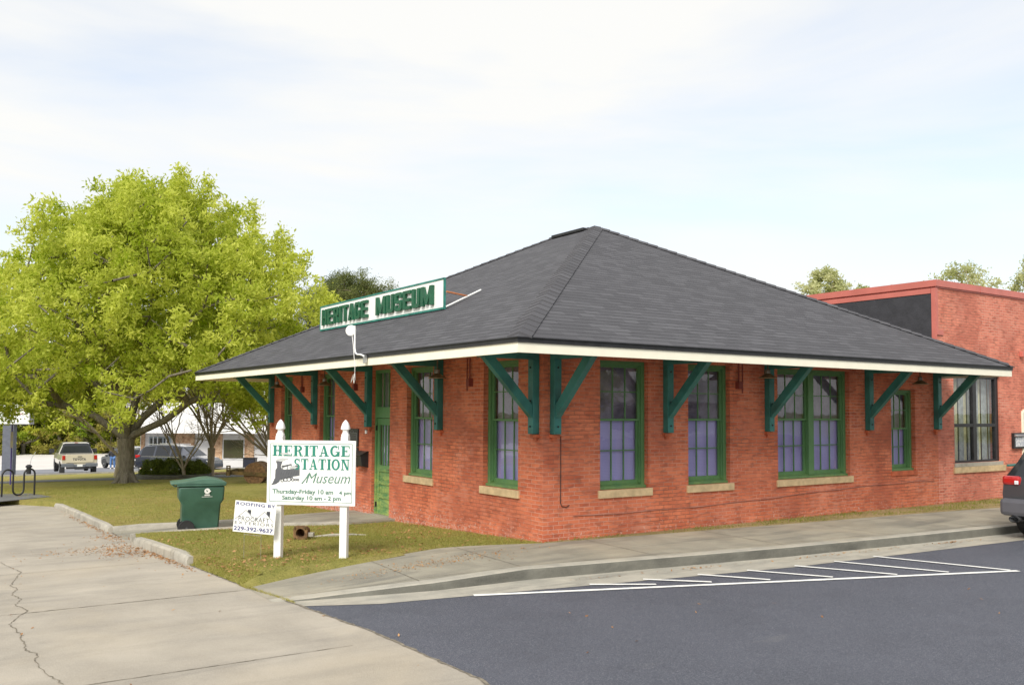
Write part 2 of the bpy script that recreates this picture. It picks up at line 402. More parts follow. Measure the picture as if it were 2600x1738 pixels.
def clip(poly, y, above):
    r = []
    for i in range(len(poly)):
        a, b = poly[i], poly[(i + 1) % len(poly)]
        ia, ib = (a[1] >= y) == above or a[1] == y, (b[1] >= y) == above or b[1] == y
        if ia: r.append(a)
        if ia != ib:
            t = (y - a[1]) / (b[1] - a[1]); r.append((a[0] + t * (b[0] - a[0]), y))
    return r
def sheet(name, polys, mat, off=0, zf=None, kind='structure', skirt=.3, parent=None, build=True):
    mb = MB()
    for poly in polys:
        ys = [p[1] for p in poly]; br = [min(ys) - 1] + [g for g in GY if min(ys) < g < max(ys)] + [max(ys) + 1]
        for k in range(len(br) - 1):
            q = clip(clip(poly, br[k], True), br[k + 1], False)
            r = []
            for p in q:
                if not r or abs(p[0] - r[-1][0]) + abs(p[1] - r[-1][1]) > 1e-6: r.append(p)
            if len(r) > 2 and abs(r[0][0] - r[-1][0]) + abs(r[0][1] - r[-1][1]) < 1e-6: r.pop()
            if len(r) < 3: continue
            mb.add([(x, y, (zf(x, y) if zf else gz(y)) + off) for x, y in r], [list(range(len(r)))])
        if skirt:
            n = len(poly)
            for i in range(n):
                a, b = poly[i], poly[(i + 1) % n]; z = lambda p: (zf(*p) if zf else gz(p[1])) + off
                mb.add([(*a, z(a)), (*b, z(b)), (*b, z(b) - skirt), (*a, z(a) - skirt)], [(0, 1, 2, 3)])
    o = mb.build(name, mat, parent, fix=False)
    me = o.data; bm = bmesh.new(); bm.from_mesh(me)
    for f in bm.faces:
        f.normal_update()
        if f.normal.z < -.01: f.normal_flip()
    bm.to_mesh(me); bm.free()
    if kind: o['kind'] = kind
    return o

def lerp_poly(pl, x):
    return float(np.interp(x, [p[0] for p in pl], [p[1] for p in pl]))

# ================================================================== THE SETTING
mb = MB()
for k in range(len(GY) - 1):
    a, b = max(GY[k], -600), GY[k + 1]
    mb.add([(-1500, a, gz(a) - .22), (1500, a, gz(a) - .22), (1500, b, gz(b) - .22), (-1500, b, gz(b) - .22)], [(0, 1, 2, 3)])
mb.build('ground', MT['grassfar'], fix=False)['kind'] = 'structure'
# lawns: by the sign, north of the walkway, round the drive's end
INNER = [(-5, -.22), (-4.2, -.08), (-3.4, .1), (-2.5, .3), (-1.75, .42), (-1.2, .36), (-.68, .2), (.02, -.03), (2.3, -.22), (5.4, -.49), (9.3, -.79), (12.1, -1.1), (30, -3)]
lawnB = [(-4.70, -.13)] + INNER[1:8] + [(.02, 5.38), (-1.0, 5.38), (-1.6, 5.62), (-2.2, 6.02), (-4.93, 6.42), (-4.93, 2.3), (-4.70, 2.1)]
lawnA = [(-4.93, 8.2), (-2.7, 7.82), (-1.6, 7.42), (0.02, 7.38), (.02, 13.2), (60, 13.2), (60, 45), (-60, 45), (-60, 18.6), (-6.19, 18.55), (-5.0, 16.2)]
lawn = sheet('lawn', [lawnB, lawnA], MT['grass'])
edge_z = lambda x, y: gz(y) - .136 * max(0, min(1, (-4.70 - x) / .27))
mb = MB(); ys_ = [-.2 + .25 * k for k in range(11)]
for a, b in zip(ys_[:-1], ys_[1:]): mb.add([(-4.705, a, gz(a) - .002), (-4.98 - .02 * math.sin(a * 5), a, edge_z(-4.97, a)), (-4.98 - .02 * math.sin(b * 5), b, edge_z(-4.97, b)), (-4.705, b, gz(b) - .002)], [(0, 1, 2, 3)])
la_ = [(-4.705, -.2, 0), (-4.70, -.13, 0), (-4.2, -.08, 0), (-3.4, .1, 0), (-2.4, .3, 0)]; lb_ = [(-4.99, -.2, -.137), (-4.99, -.42, -.139), (-4.2, -.2, -.118), (-3.4, .0, -.062), (-2.4, .2, -.02)]
for k in range(4): mb.add([la_[k], lb_[k], lb_[k + 1], la_[k + 1]], [(0, 1, 2, 3)])
mb.build('lawn_edge', MT['grass'])['kind'] = 'structure'
strip = [(x, y) for x, y in INNER[7:]] + [(30, -.02), (.02, -.01)]
sheet('grass_verge', [strip], MT['soil'], off=.012)
# drive
drive = [(-60, -60), (-5.0, -60), (-5.0, -7.0), (-4.55, -5.4), (-4.6, -3.4), (-4.8, -1.6), (-4.98, -.2), (-4.98, 16.2), (-6.2, 18.6), (-60, 18.6)]
sheet('driveway', [drive], MT['conc'], off=-.140, skirt=0)
# asphalt
ASE = [(-4.82, -1.6), (-3.94, -2.0), (-1.95, -2.32), (0, -2.65), (2.29, -3.0), (8, -3.38), (14, -4.0), (60, -8)]
sheet('parking_lot', [[(-5.2, -60)] + [(60, -60), (60, -7)] + ASE[::-1] + [(-5.2, -1.6)]], MT['asph'], off=-.152, skirt=0)
sheet('gutter', [[(x, y - .12) for x, y in ASE] + [(60, -5), (13, -3.1), (-1.5, -1.5), (-4.9, -1.2)]], MT['gutter'], off=-.1475, skirt=0)
# pavement with its rolled kerb, sloping down to the drive
KERB = [(-4.9, -1.42), (-3, -1.77), (-1.57, -1.80), (.5, -2.08), (3, -2.42), (6.27, -2.72), (9, -2.92), (13, -3.3), (30, -5)]
def zs(x): return float(np.interp(x, [-5, -3.2, -1.6], [-.138, -.05, 0]))
mb = MB(); xs = sorted(set([x for x, _ in INNER] + [x for x, _ in KERB] + [-4.5, -2, 1.2, 4, 7.5, 11, 16, 20, 25])); xs = [x for x in xs if x <= 30]
xs[0] = -4.98
prev = None
for x in xs:
    yi, yk, z = lerp_poly(INNER, x), lerp_poly(KERB, x), zs(x)
    zb = -.16; h = z - zb
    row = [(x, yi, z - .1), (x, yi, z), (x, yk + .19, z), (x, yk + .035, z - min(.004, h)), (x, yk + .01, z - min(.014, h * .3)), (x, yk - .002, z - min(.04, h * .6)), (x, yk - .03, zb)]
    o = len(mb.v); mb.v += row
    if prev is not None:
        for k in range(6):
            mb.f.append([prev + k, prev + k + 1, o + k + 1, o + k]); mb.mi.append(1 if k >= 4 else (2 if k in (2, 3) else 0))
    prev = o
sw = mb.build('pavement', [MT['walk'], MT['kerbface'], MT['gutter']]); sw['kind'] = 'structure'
# concrete kerbs beside the drive and along the walkway
def kerb_run(pts, w, top, bot, mbk):
    """pts: centre line; top(y)/bot(y) heights"""
    rr = random.Random(3); dense = []
    for i in range(len(pts) - 1):
        a, b = Vector((*pts[i], 0)), Vector((*pts[i + 1], 0)); n = max(2, int((b - a).length / .6))
        for k in range(n): dense.append(a.lerp(b, k / n))
    dense.append(Vector((*pts[-1], 0))); pr = None
    for i, p in enumerate(dense):
        d = (dense[min(i + 1, len(dense) - 1)] - dense[max(i - 1, 0)]).normalized(); s = Vector((d.y, -d.x, 0))
        t = top(p.x, p.y) + rr.uniform(-.002, .002); b = bot(p.x, p.y)
        e = .3 if i in (0, len(dense) - 1) else 1
        ww = w / 2 + rr.uniform(-.006, .006)
        prof = [(-ww, b), (-ww, b + (t - b) * (.8 if e == 1 else .5)), (-ww + .03, t if e == 1 else t - .03), (ww - .03, t if e == 1 else t - .03), (ww, b + (t - b) * (.8 if e == 1 else .5)), (ww, b)]
        o = len(mbk.v); mbk.v += [tuple(p + s * a + Vector((0, 0, z))) for a, z in prof]
        if pr is not None:
            for k in range(5): mbk.f.append([pr + k, pr + k + 1, o + k + 1, o + k]); mbk.mi.append(0)
        else: mbk.f.append([o + k for k in range(6)]); mbk.mi.append(0)
        pr = o
    mbk.f.append([pr + k for k in range(6)][::-1]); mbk.mi.append(0)
mb = MB()
dv = lambda x, y: gz(y) - .16
kerb_run([(-4.94, 2.3), (-4.96, 3.5), (-4.99, 5.85)], .17, lambda x, y: gz(y) + .015, dv, mb)
kerb_run([(-4.99, 8.35), (-4.98, 12), (-5.0, 16.1)], .15, lambda x, y: gz(y) + .0, dv, mb)
kerb_run([(-5.0, 6.42), (-4.5, 6.42), (-3.2, 6.12), (-2.2, 6.0), (-1.55, 5.62), (-.95, 5.38)], .16, lambda x, y: gz(y) + .02 + .045 * max(0, min(1, (x + 4) / 2)), lambda x, y: gz(y) - .2, mb)
kerb_run([(-5.0, 8.17), (-3.9, 7.9), (-2.7, 7.76), (-1.5, 7.5)], .16, lambda x, y: gz(y) + .02, lambda x, y: gz(y) - .2, mb)
kb = mb.build('kerb', MT['kerb'], smooth=40); kb['kind'] = 'structure'
zw = lambda x, y: float(np.interp(x, [-5, -3.4, -1.2], [-.385, -.34, -.165]))
wk = [(-5.05, 6.45), (-4.5, 6.44), (-3.2, 6.14), (-2.2, 6.02), (-1.6, 5.65), (-.95, 5.3), (-.002, 5.3), (-.002, 7.38), (-1.5, 7.45), (-2.7, 7.75), (-3.9, 7.9), (-5.05, 8.15)]
mb = MB()
mb.add([(x, y, zw(x, y)) for x, y in wk], [list(range(len(wk)))])
mb.add([(-1.0, 5.28, -.163), (-.002, 5.28, -.163), (-.002, 5.28, -.4), (-1.0, 5.28, -.4)], [(0, 1, 2, 3)])
mb.box(-.06, .25, 5.3, 6.55, -.3, -.155)
mb.build('door_walkway', MT['walk'])['kind'] = 'structure'
# joints and cracks
mb = MB(); jr = random.Random(11)
def ribbon(pts, w, off, step=.07, zf=None, jit=.006):
    dense = []
    for i in range(len(pts) - 1):
        a, b = Vector((*pts[i], 0)), Vector((*pts[i + 1], 0)); n = max(1, int((b - a).length / step))
        for k in range(n): dense.append(a.lerp(b, k / n))
    dense.append(Vector((*pts[-1], 0))); pr = None
    for i, p in enumerate(dense):
        d = (dense[min(i + 1, len(dense) - 1)] - dense[max(i - 1, 0)]).normalized(); s = Vector((d.y, -d.x, 0))
        p = p + s * jr.uniform(-jit, jit); ww = w * jr.uniform(.35, 1.25) / 2
        z = (zf(p.x, p.y) if zf else gz(p.y)) + off; o = len(mb.v)
        mb.v += [(p.x - s.x * ww, p.y - s.y * ww, z), (p.x + s.x * ww, p.y + s.y * ww, z)]
        if pr is not None: mb.f.append([pr, pr + 1, o + 1, o]); mb.mi.append(0)
        pr = o
for y, w in ((-3.66, .018), (-.45, .026), (3.0, .014), (5.8, .014), (12.48, .018), (15.4, .016)): ribbon([(-14, y + .05), (-5.0, y - .06)], w * .7, -.136, jit=.003)
ribbon([(-7.31, 4.7), (-7.17, 3.15), (-7.42, 1.81), (-7.38, 1.42), (-7.49, .94), (-7.43, .48), (-7.53, .06), (-7.45, -.35), (-7.62, -.78), (-7.68, -.98), (-7.63, -1.56), (-7.66, -2.21), (-7.58, -2.45), (-7.64, -2.64), (-7.61, -3.03), (-7.54, -3.44), (-7.5, -4.2)], .012, -.135, .05, jit=.015)
ribbon([(-5.0, 2.2), (-4.99, -.2), (-4.8, -1.6), (-4.6, -3.4), (-4.55, -5.4), (-5, -7)], .035, -.134, .06, jit=.012)
for x in (-3.0, -1.45, .8, 3.3, 5.9, 8.4, 10.9): ribbon([(x, lerp_poly(INNER, x)), (x - .12, lerp_poly(KERB, x) + .19)], .014, .004, zf=lambda a, b: zs(a), jit=.003)
ribbon([(-4.5, lerp_poly(KERB, -4.5) + .19), (-1.5, lerp_poly(KERB, -1.5) + .19), (12, lerp_poly(KERB, 12) + .19)], .008, .004, zf=lambda a, b: zs(a), jit=.002)
mb.build('pavement_joints', MT['joint'], fix=False)['kind'] = 'structure'
# painted hatching on the asphalt
mb = MB()
def stripe(a, b, w=.09, z=-.1475):
    a, b = Vector((*a, z)), Vector((*b, z)); d = (b - a).normalized(); s = Vector((d.y, -d.x, 0)) * w / 2; n = max(2, int((b - a).length / .12)); pr = None
    for k in range(n + 1):
        p = a.lerp(b, k / n); e1 = jr.uniform(.86, 1.08); o = len(mb.v); mb.v += [tuple(p - s * e1), tuple(p + s * e1)]
        if pr is not None: mb.f.append([pr, pr + 1, o + 1, o]); mb.mi.append(0)
        pr = o
stripe((-2.75, -2.31), (4.85, -5.1), .10, -.1435)
for a, b in (((4.2, -3.17), (4.78, -5.02)), ((3.25, -3.14), (3.86, -4.62)), ((2.4, -3.07), (3.05, -4.33)), ((1.5, -2.95), (2.1, -3.96)), ((.65, -2.8), (1.2, -3.62)), ((-.25, -2.66), (.4, -3.3)), ((-1.1, -2.55), (-.35, -3.02))): stripe(a, b, .085, -.1395)
n = 28
for ring in range(1):
    pr = None
    for k in range(n + 1):
        t = R(20 + 300 * k / n); o = len(mb.v)
        mb.v += [(8.05 + .36 * math.cos(t), -3.95 + .30 * math.sin(t), -.1475), (8.05 + .27 * math.cos(t), -3.95 + .21 * math.sin(t), -.1475)]
        if pr is not None: mb.f.append([pr, pr + 1, o + 1, o]); mb.mi.append(0)
        pr = o
mb.build('road_markings', MT['paint'], fix=False)['kind'] = 'structure'
# far ground: garden path, car park behind, pale lot beyond it
MT['path'] = mat_concrete('path_asphalt', (.13, .13, .135), (.19, .19, .195), (.10, .10, .10), .4, 2, False)
MT['lot2'] = mat_concrete('car_park_asphalt', (.20, .205, .225), (.27, .275, .295), (.15, .15, .16), .5, .6, False)
MT['lot3'] = mat_concrete('pale_lot_concrete', (.55, .52, .49), (.70, .67, .63), (.45, .42, .39), .5, .3, False)
sheet('garden_path', [[(-30, 28.6), (-3.4, 28.2), (2.2, 26.3), (6, 27.3), (12, 27.5), (12, 30.2), (4, 30.0), (1.5, 30.6), (-3.0, 31.6), (-30, 32)]], MT['path'], off=.008, skirt=0)
sheet('car_park', [[(-80, 46.4), (90, 46.4), (90, 71), (-80, 71)]], MT['lot2'], off=.01, skirt=.3)
sheet('far_lot', [[(-120, 71), (120, 71), (120, 113), (-120, 113)]], MT['lot3'], off=.012, skirt=0)
mb = MB(); mb.box(-80, 90, 46.1, 46.35, gz(46.1) - .2, gz(46.1) + .06); mb.build('car_park_kerb', MT['kerb'])['kind'] = 'structure'
mb = MB()
stripe((-4.5, 50.5), (-1.6, 46.8), .12, 0)
mb.v = [(x, y, gz(y) + .022) for x, y, z in mb.v]
mb.build('car_park_marking', MT['paint'], fix=False)['kind'] = 'structure'
sheet('mulch_bed', [[(3.0, 31.2), (8, 30.5), (8, 34), (3.4, 34.5)]], simple('mulch', (.22, .12, .055), .95, .3, 10, bumpd=.03), off=.03, skirt=0)

# ================================================================== THE MUSEUM
ZT = 2.95                                   # lower edge of the fascia
ZS = 3.125                                  # soffit boards
mus = thing('station_building', 'single-storey red brick station with dark hipped shingle roof and green eave brackets', 'building', (0, 0, 0))
FX = lambda u, d, z: (u, d, z)              # street front, facing -y
FY = lambda u, d, z: (d, u, z)              # door front, facing -x
winX = [(1.20, 2.31, .79, 3.02), (3.30, 4.41, .79, 3.02), (5.79, 8.11, .79, 3.02), (9.62, 10.55, .83, 2.66)]
winY = [(.726, 1.835, .79, 3.02), (3.70, 4.81, .79, 3.02), (5.58, 6.46, -.18, 3.02), (8.55, 9.50, .79, 3.02), (11.42, 12.28, .79, 3.02)]
def wall(mb, F, u0, u1, z0, z1, ops, rev=.26, usign=1):
    us = sorted({u0, u1} | {o[0] for o in ops} | {o[1] for o in ops}); zz = sorted({z0, z1} | {o[2] for o in ops} | {o[3] for o in ops})
    for i in range(len(us) - 1):
        for j in range(len(zz) - 1):
            a, b, c, d = us[i], us[i + 1], zz[j], zz[j + 1]; uc, zc = (a + b) / 2, (c + d) / 2
            if any(o[0] < uc < o[1] and o[2] < zc < o[3] for o in ops): continue
            mb.add([F(a, 0, c), F(b, 0, c), F(b, 0, d), F(a, 0, d)], [(0, 1, 2, 3)], [[(a * usign, c), (b * usign, c), (b * usign, d), (a * usign, d)]])
    for a, b, c, d in ops:
        for u, s in ((a, -1), (b, 1)):
            mb.add([F(u, 0, c), F(u, rev, c), F(u, rev, d), F(u, 0, d)], [(0, 1, 2, 3)], [[(u, c), (u + s * rev, c), (u + s * rev, d), (u, d)]])
        for z in (c, d):
            mb.add([F(a, 0, z), F(b, 0, z), F(b, rev, z), F(a, rev, z)], [(0, 1, 2, 3)], [[(a, z), (b, z), (b, z + rev), (a, z + rev)]])
mb = MB()
wall(mb, FX, 0, 11.478, -.25, ZS, winX)
wall(mb, FY, 0, 13.17, -.75, ZS, winY, usign=-1)
mb.add([(0, 13.17, -.75), (11.4, 13.17, -.75), (11.4, 13.17, ZS), (0, 13.17, ZS)], [(0, 1, 2, 3)], [[(0, -.75), (11.4, -.75), (11.4, ZS), (0, ZS)]])
mb.build('wall', MT['brick'], mus, fix=False)
# corbel bricks under the brackets and the rowlock sill of the small window
EL, ER = -1.65, 11.63                        # eave lines
YL = 14.82
ax, ay0, ay1, az = 4.99, 4.99, 8.18, 6.72
# ---- roof
ze = 3.165; o_ = .045
c0, c1, c2, c3 = (EL - o_, EL - o_), (ER + o_, EL - o_), (ER + o_, YL + o_), (EL - o_, YL + o_)
ay0, ay1, az = 4.72, 6.30, 6.56
mb = MB()
def slope(pts, ueave):
    """UV: u along the eave, v up the slope"""
    P = [Vector(p) for p in pts]; e = (P[1] - P[0]).normalized(); nrm = (P[1] - P[0]).cross(P[2] - P[0]).normalized(); g = nrm.cross(e)
    if g.z < 0: g = -g
    uv = [((p - P[0]).dot(e), (p - P[0]).dot(g)) for p in P]
    mb.add([tuple(p) for p in P], [list(range(len(P)))], [uv])
A0, A1 = (ax, ay0, az), (ax, ay1, az)
slope([(*c0, ze), (*c1, ze), A0], 0)
slope([(*c3, ze), (*c0, ze), A0, A1], 0)
slope([(*c2, ze), (*c3, ze), A1], 0)
slope([(*c1, ze), (*c2, ze), A1, A0], 0)
rf = mb.build('roof', MT['shingle'], mus, fix=False)
# shingle edge and drip band
mb = MB()
cs = [c0, c1, c2, c3]
for i in range(4):
    a, b = cs[i], cs[(i + 1) % 4]
    mb.add([(*a, ze + .001), (*b, ze + .001), (*b, ze - .012), (*a, ze - .012)], [(0, 1, 2, 3)])
mb.add([(*p, ze - .012) for p in cs], [(0, 1, 2, 3)])
dd = .018
pc = [(EL - dd, EL - dd), (ER + dd, EL - dd), (ER + dd, YL + dd), (EL - dd, YL + dd)]
for i in range(4):
    a, b = pc[i], pc[(i + 1) % 4]
    mb.add([(*a, ze - .012), (*b, ze - .012), (*b, ze - .075), (*a, ze - .075)], [(0, 1, 2, 3)])
mb.build('drip_edge', MT['black'], rf, fix=False)
# hip caps: overlapping bent shingles
def caps(name, a, b, n1, n2, w=.19, ex=.24):
    mb = MB(); a, b = Vector(a), Vector(b); L = (b - a).length; d = (b - a).normalized(); k = 0; s = .14; rr = random.Random(4)
    while s < L:
        p = a + d * s; q = a + d * min(s + ex * 1.5, L + .02)
        for sgn, nn in ((1, n1), (-1, n2)):
            side = Vector(nn)
            l0, l1 = .024 + rr.uniform(0, .007), .006
            u = Vector((0, 0, 1))
            mb.add([p + u * (l0 + .01), p + side * w + u * l0, q + side * w + u * l1, q + u * (l1 + .01)], [(0, 1, 2, 3)], [[(k * .31 + .02, .05), (k * .31 + .15, .05), (k * .31 + .15, .13), (k * .31 + .02, .13)]])
            mb.add([p + u * (l0 + .01), p + side * w + u * l0, p + side * w - u * .004, p - u * .004], [(0, 1, 2, 3)], [[(.1, .09)] * 4])
        s += ex; k += 1
    return mb.build(name, MT['shingle'], rf, fix=False)
def nside(pa, pb, pc_):
    """unit vector in the slope plane, square to the hip a-b, towards c"""
    a, b, c = Vector(pa), Vector(pb), Vector(pc_); d = (b - a).normalized(); v = c - a; v = v - d * v.dot(d); return v.normalized()
cc = [(*c, ze) for c in cs]
caps('hip_cap', cc[0], A0, nside(cc[0], A0, cc[1]), nside(cc[0], A0, cc[3]))
caps('hip_cap', cc[1], A0, nside(cc[1], A0, cc[0]), nside(cc[1], A0, cc[2]))
caps('hip_cap', cc[3], A1, nside(cc[3], A1, cc[0]), nside(cc[3], A1, cc[2]))
caps('hip_cap', cc[2], A1, nside(cc[2], A1, cc[1]), nside(cc[2], A1, cc[3]))
caps('ridge_cap', (ax, ay0 - .1, az), (ax, ay1 + .1, az), nside(A0, A1, cc[0]), nside(A0, A1, cc[1]), .17)
mb = MB(); mb.box(ax - .2, ax + .2, ay0 + .25, ay1 - .05, az - .07, az + .004); mb.build('ridge_vent', MT['black'], rf, bev=.01)
# ---- fascia and soffit
mb = MB()
for i in range(4):
    a, b = [(EL, EL), (ER, EL), (ER, YL), (EL, YL)][i], [(ER, EL), (ER, YL), (EL, YL), (EL, EL)][i]
    ia = [(EL + .03, EL + .03), (ER - .03, EL + .03), (ER - .03, YL - .03), (EL + .03, YL - .03)]
    p, q = ia[i], ia[(i + 1) % 4]
    mb.add([(*a, ZT), (*b, ZT), (*b, ze - .014), (*a, ze - .014), (*p, ZT), (*q, ZT), (*p, ZS), (*q, ZS)], [(0, 1, 2, 3), (0, 1, 5, 4), (4, 5, 7, 6)])
mb.build('fascia', MT['cream'], mus, fix=False)
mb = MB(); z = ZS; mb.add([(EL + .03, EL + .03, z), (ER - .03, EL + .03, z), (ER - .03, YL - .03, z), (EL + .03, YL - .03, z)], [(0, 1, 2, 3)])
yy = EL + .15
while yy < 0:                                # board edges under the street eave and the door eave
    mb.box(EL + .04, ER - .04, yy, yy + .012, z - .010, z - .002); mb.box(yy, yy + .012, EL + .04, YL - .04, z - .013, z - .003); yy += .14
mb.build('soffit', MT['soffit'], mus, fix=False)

# ---- windows
def window(F, u0, u1, z0, z1, mull=None, stone=True, rail=1.98, cols=3, zb=None):
    d0 = .10
    mb = MB()
    def B(a, b, d_0, d_1, c, d, M=None):
        (M or mb).add([F(a, d_0, c), F(b, d_0, c), F(b, d_1, c), F(a, d_1, c), F(a, d_0, d), F(b, d_0, d), F(b, d_1, d), F(a, d_1, d)],
                      [(0, 3, 2, 1), (4, 5, 6, 7), (0, 1, 5, 4), (1, 2, 6, 5), (2, 3, 7, 6), (3, 0, 4, 7)])
    fwid = .075
    B(u0, u0 + fwid, d0, d0 + .15, z0, z1); B(u1 - fwid, u1, d0, d0 + .15, z0, z1); B(u0 + fwid, u1 - fwid, d0 + .002, d0 + .15, z1 - .07, z1)
    B(u0 + fwid, u0 + fwid + .018, d0 + .035, d0 + .12, z0 + .08, z1 - .07); B(u1 - fwid - .018, u1 - fwid, d0 + .035, d0 + .12, z0 + .08, z1 - .07)
    # sloping wooden sill
    zs_ = z0 + .085
    mb.add([F(u0 + .002, .055, z0 + .002), F(u1 - .002, .055, z0 + .002), F(u1 - .002, d0 + .15, z0 + .002), F(u0 + .002, d0 + .15, z0 + .002),
            F(u0 + .002, .055, z0 + .045), F(u1 - .002, .055, z0 + .045), F(u1 - .002, d0 + .15, zs_), F(u0 + .002, d0 + .15, zs_)],
           [(0, 3, 2, 1), (4, 5, 6, 7), (0, 1, 5, 4), (1, 2, 6, 5), (2, 3, 7, 6), (3, 0, 4, 7)])
    bays = [(u0 + fwid, u1 - fwid)]
    if mull:
        B(mull - .085, mull + .085, d0 - .01, d0 + .15, z0 + .06, z1 - .07); bays = [(u0 + fwid, mull - .085), (mull + .085, u1 - fwid)]
    w = mb.build('window', MT['green'], mus, bev=.004)
    for a, b in bays:
        for nm, c, d, dd in (('upper_sash', rail - .02, z1 - .07, d0 + .045), ('lower_sash', zs_ - .02, rail + .02, d0 + .082)):
            s = MB(); st = .05
            B(a, a + st, dd, dd + .036, c, d, s); B(b - st, b, dd, dd + .036, c, d, s)
            B(a + st, b - st, dd, dd + .036, d - (.035 if nm == 'lower_sash' else .045), d, s); B(a + st, b - st, dd, dd + .036, c, c + (.075 if nm == 'lower_sash' else .035), s)
            for k in range(1, cols):
                u = a + st + (b - a - 2 * st) * k / cols; B(u - .009, u + .009, dd + .004, dd + .030, c + .03, d - .03, s)
            zm = (c + d) / 2 + .02; B(a + st, b - st, dd + .006, dd + .028, zm - .009, zm + .009, s)
            s.build(nm, MT['green'], w)
            g = MB(); B(a + .04, b - .04, dd + .014, dd + .018, c + .03, d - .03, g); g.build('pane', MT['glass'], w)
        g = MB(); B(a - .04, b + .04, d0 + .150, d0 + .155, z0 + .02, rail + .0, g); g.build('blind', MT['blind'], w)
        g = MB(); B(a - .04, b + .04, d0 + .151, d0 + .156, rail + .001, z1, g); g.build('dim_room_backing', MT['dim_room_backing'], w)  # added dark sheet standing in for the dim interior above the blind
    if stone:
        s = MB(); B(u0 - .05, u1 + .08, -.035, .10, z0 - .135, z0 - .001, s); s.build('sill', MT['stone'], w, bev=.006)
    else:
        s = MB(); k = u0 - .03
        while k < u1: B(k, min(k + .062, u1 + .03), -.03, .08, z0 - .1, z0 - .002, s); k += .0665
        s.build('sill', MT['bricksolid'], w, bev=.004)
    return w
MT['bricksolid'] = simple('brick_red', (.46, .115, .05), .85, .25, 5)
for i, (a, b, c, d) in enumerate(winX):
    window(FX, a, b, c, d, mull=(a + b) / 2 if i == 2 else None, stone=i < 3, rail=1.99 if i < 3 else 1.78)
for i, (a, b, c, d) in enumerate(winY):
    if i != 2: window(FY, a, b, c, d, rail=1.975)

# ---- door with its transom
dr = MB(); u0, u1 = 5.58, 6.46
def Bd(M, a, b, d_0, d_1, c, d): M.add([(d_0, a, c), (d_0, b, c), (d_1, b, c), (d_1, a, c), (d_0, a, d), (d_0, b, d), (d_1, b, d), (d_1, a, d)], [(0, 3, 2, 1), (4, 5, 6, 7), (0, 1, 5, 4), (1, 2, 6, 5), (2, 3, 7, 6), (3, 0, 4, 7)])
for a, b, c, d in ((u0, u0 + .055, -.17, 3.02), (u1 - .07, u1, -.17, 3.02), (u0 + .055, u1 - .07, 1.96, 2.20), (u0 + .055, u1 - .07, 2.95, 3.02)): Bd(dr, a, b, .07, .22, c, d)
frm = dr.build('door_frame', MT['doorg'], mus, bev=.004)
s = MB()
for k in (1, 2): u = u0 + .055 + .755 * k / 3; Bd(s, u - .01, u + .01, .12, .15, 2.2, 2.95)
s.build('transom_bar', MT['doorg'], frm)
s = MB(); Bd(s, u0 + .05, u1 - .06, .137, .141, 2.19, 2.96); s.build('transom_pane', MT['glass'], frm)
s = MB(); Bd(s, u0 + .05, u1 - .06, .2, .21, 2.15, 3.0); s.build('transom_curtain', simple('grey_curtain', (.22, .24, .20), .8), frm)
a, b = u0 + .058, u1 - .073; s = MB()
for (p, q, c, d) in ((a, a + .1, -.15, 1.95), (b - .1, b, -.15, 1.95), (a + .1, b - .1, 1.80, 1.95), (a + .1, b - .1, .78, .92), (a + .1, b - .1, .50, .58), (a + .1, b - .1, .20, .29), (a + .1, b - .1, -.15, -.02)): Bd(s, p, q, .10, .145, c, d)
for c, d in ((.58, .78), (.29, .50), (-.02, .20)): Bd(s, a + .1, b - .1, .122, .14, c, d); Bd(s, a + .13, b - .13, .114, .13, c + .03, d - .03)
for k in (1, 2, 3): u = a + .1 + (b - a - .2) * k / 4; Bd(s, u - .011, u + .011, .105, .14, .92, 1.80)
door = s.build('door', MT['doorg'], mus, bev=.003)
s = MB(); Bd(s, a + .09, b - .09, .124, .128, .9, 1.82); s.build('pane', MT['glass'], door)
s = MB(); Bd(s, a + .05, b - .05, .19, .2, .85, 1.85); s.build('curtain', simple('lilac_curtain', (.30, .28, .46), .8, .2, 20), door)
s = MB(); s.box(.085, .10, a + .03, a + .075, .74, .92); s.tube([(.09, a + .05, .85), (.045, a + .05, .85), (.045, a + .15, .845)], .009, 8); s.box(.088, .10, a + .035, a + .07, .60, .66); s.build('handle', MT['lampm'], door)
for z in (1.68, .0): s = MB(); s.box(.06, .11, u1 - .078, u1 - .062, z, z + .11); s.build('hinge', MT['black'], door)

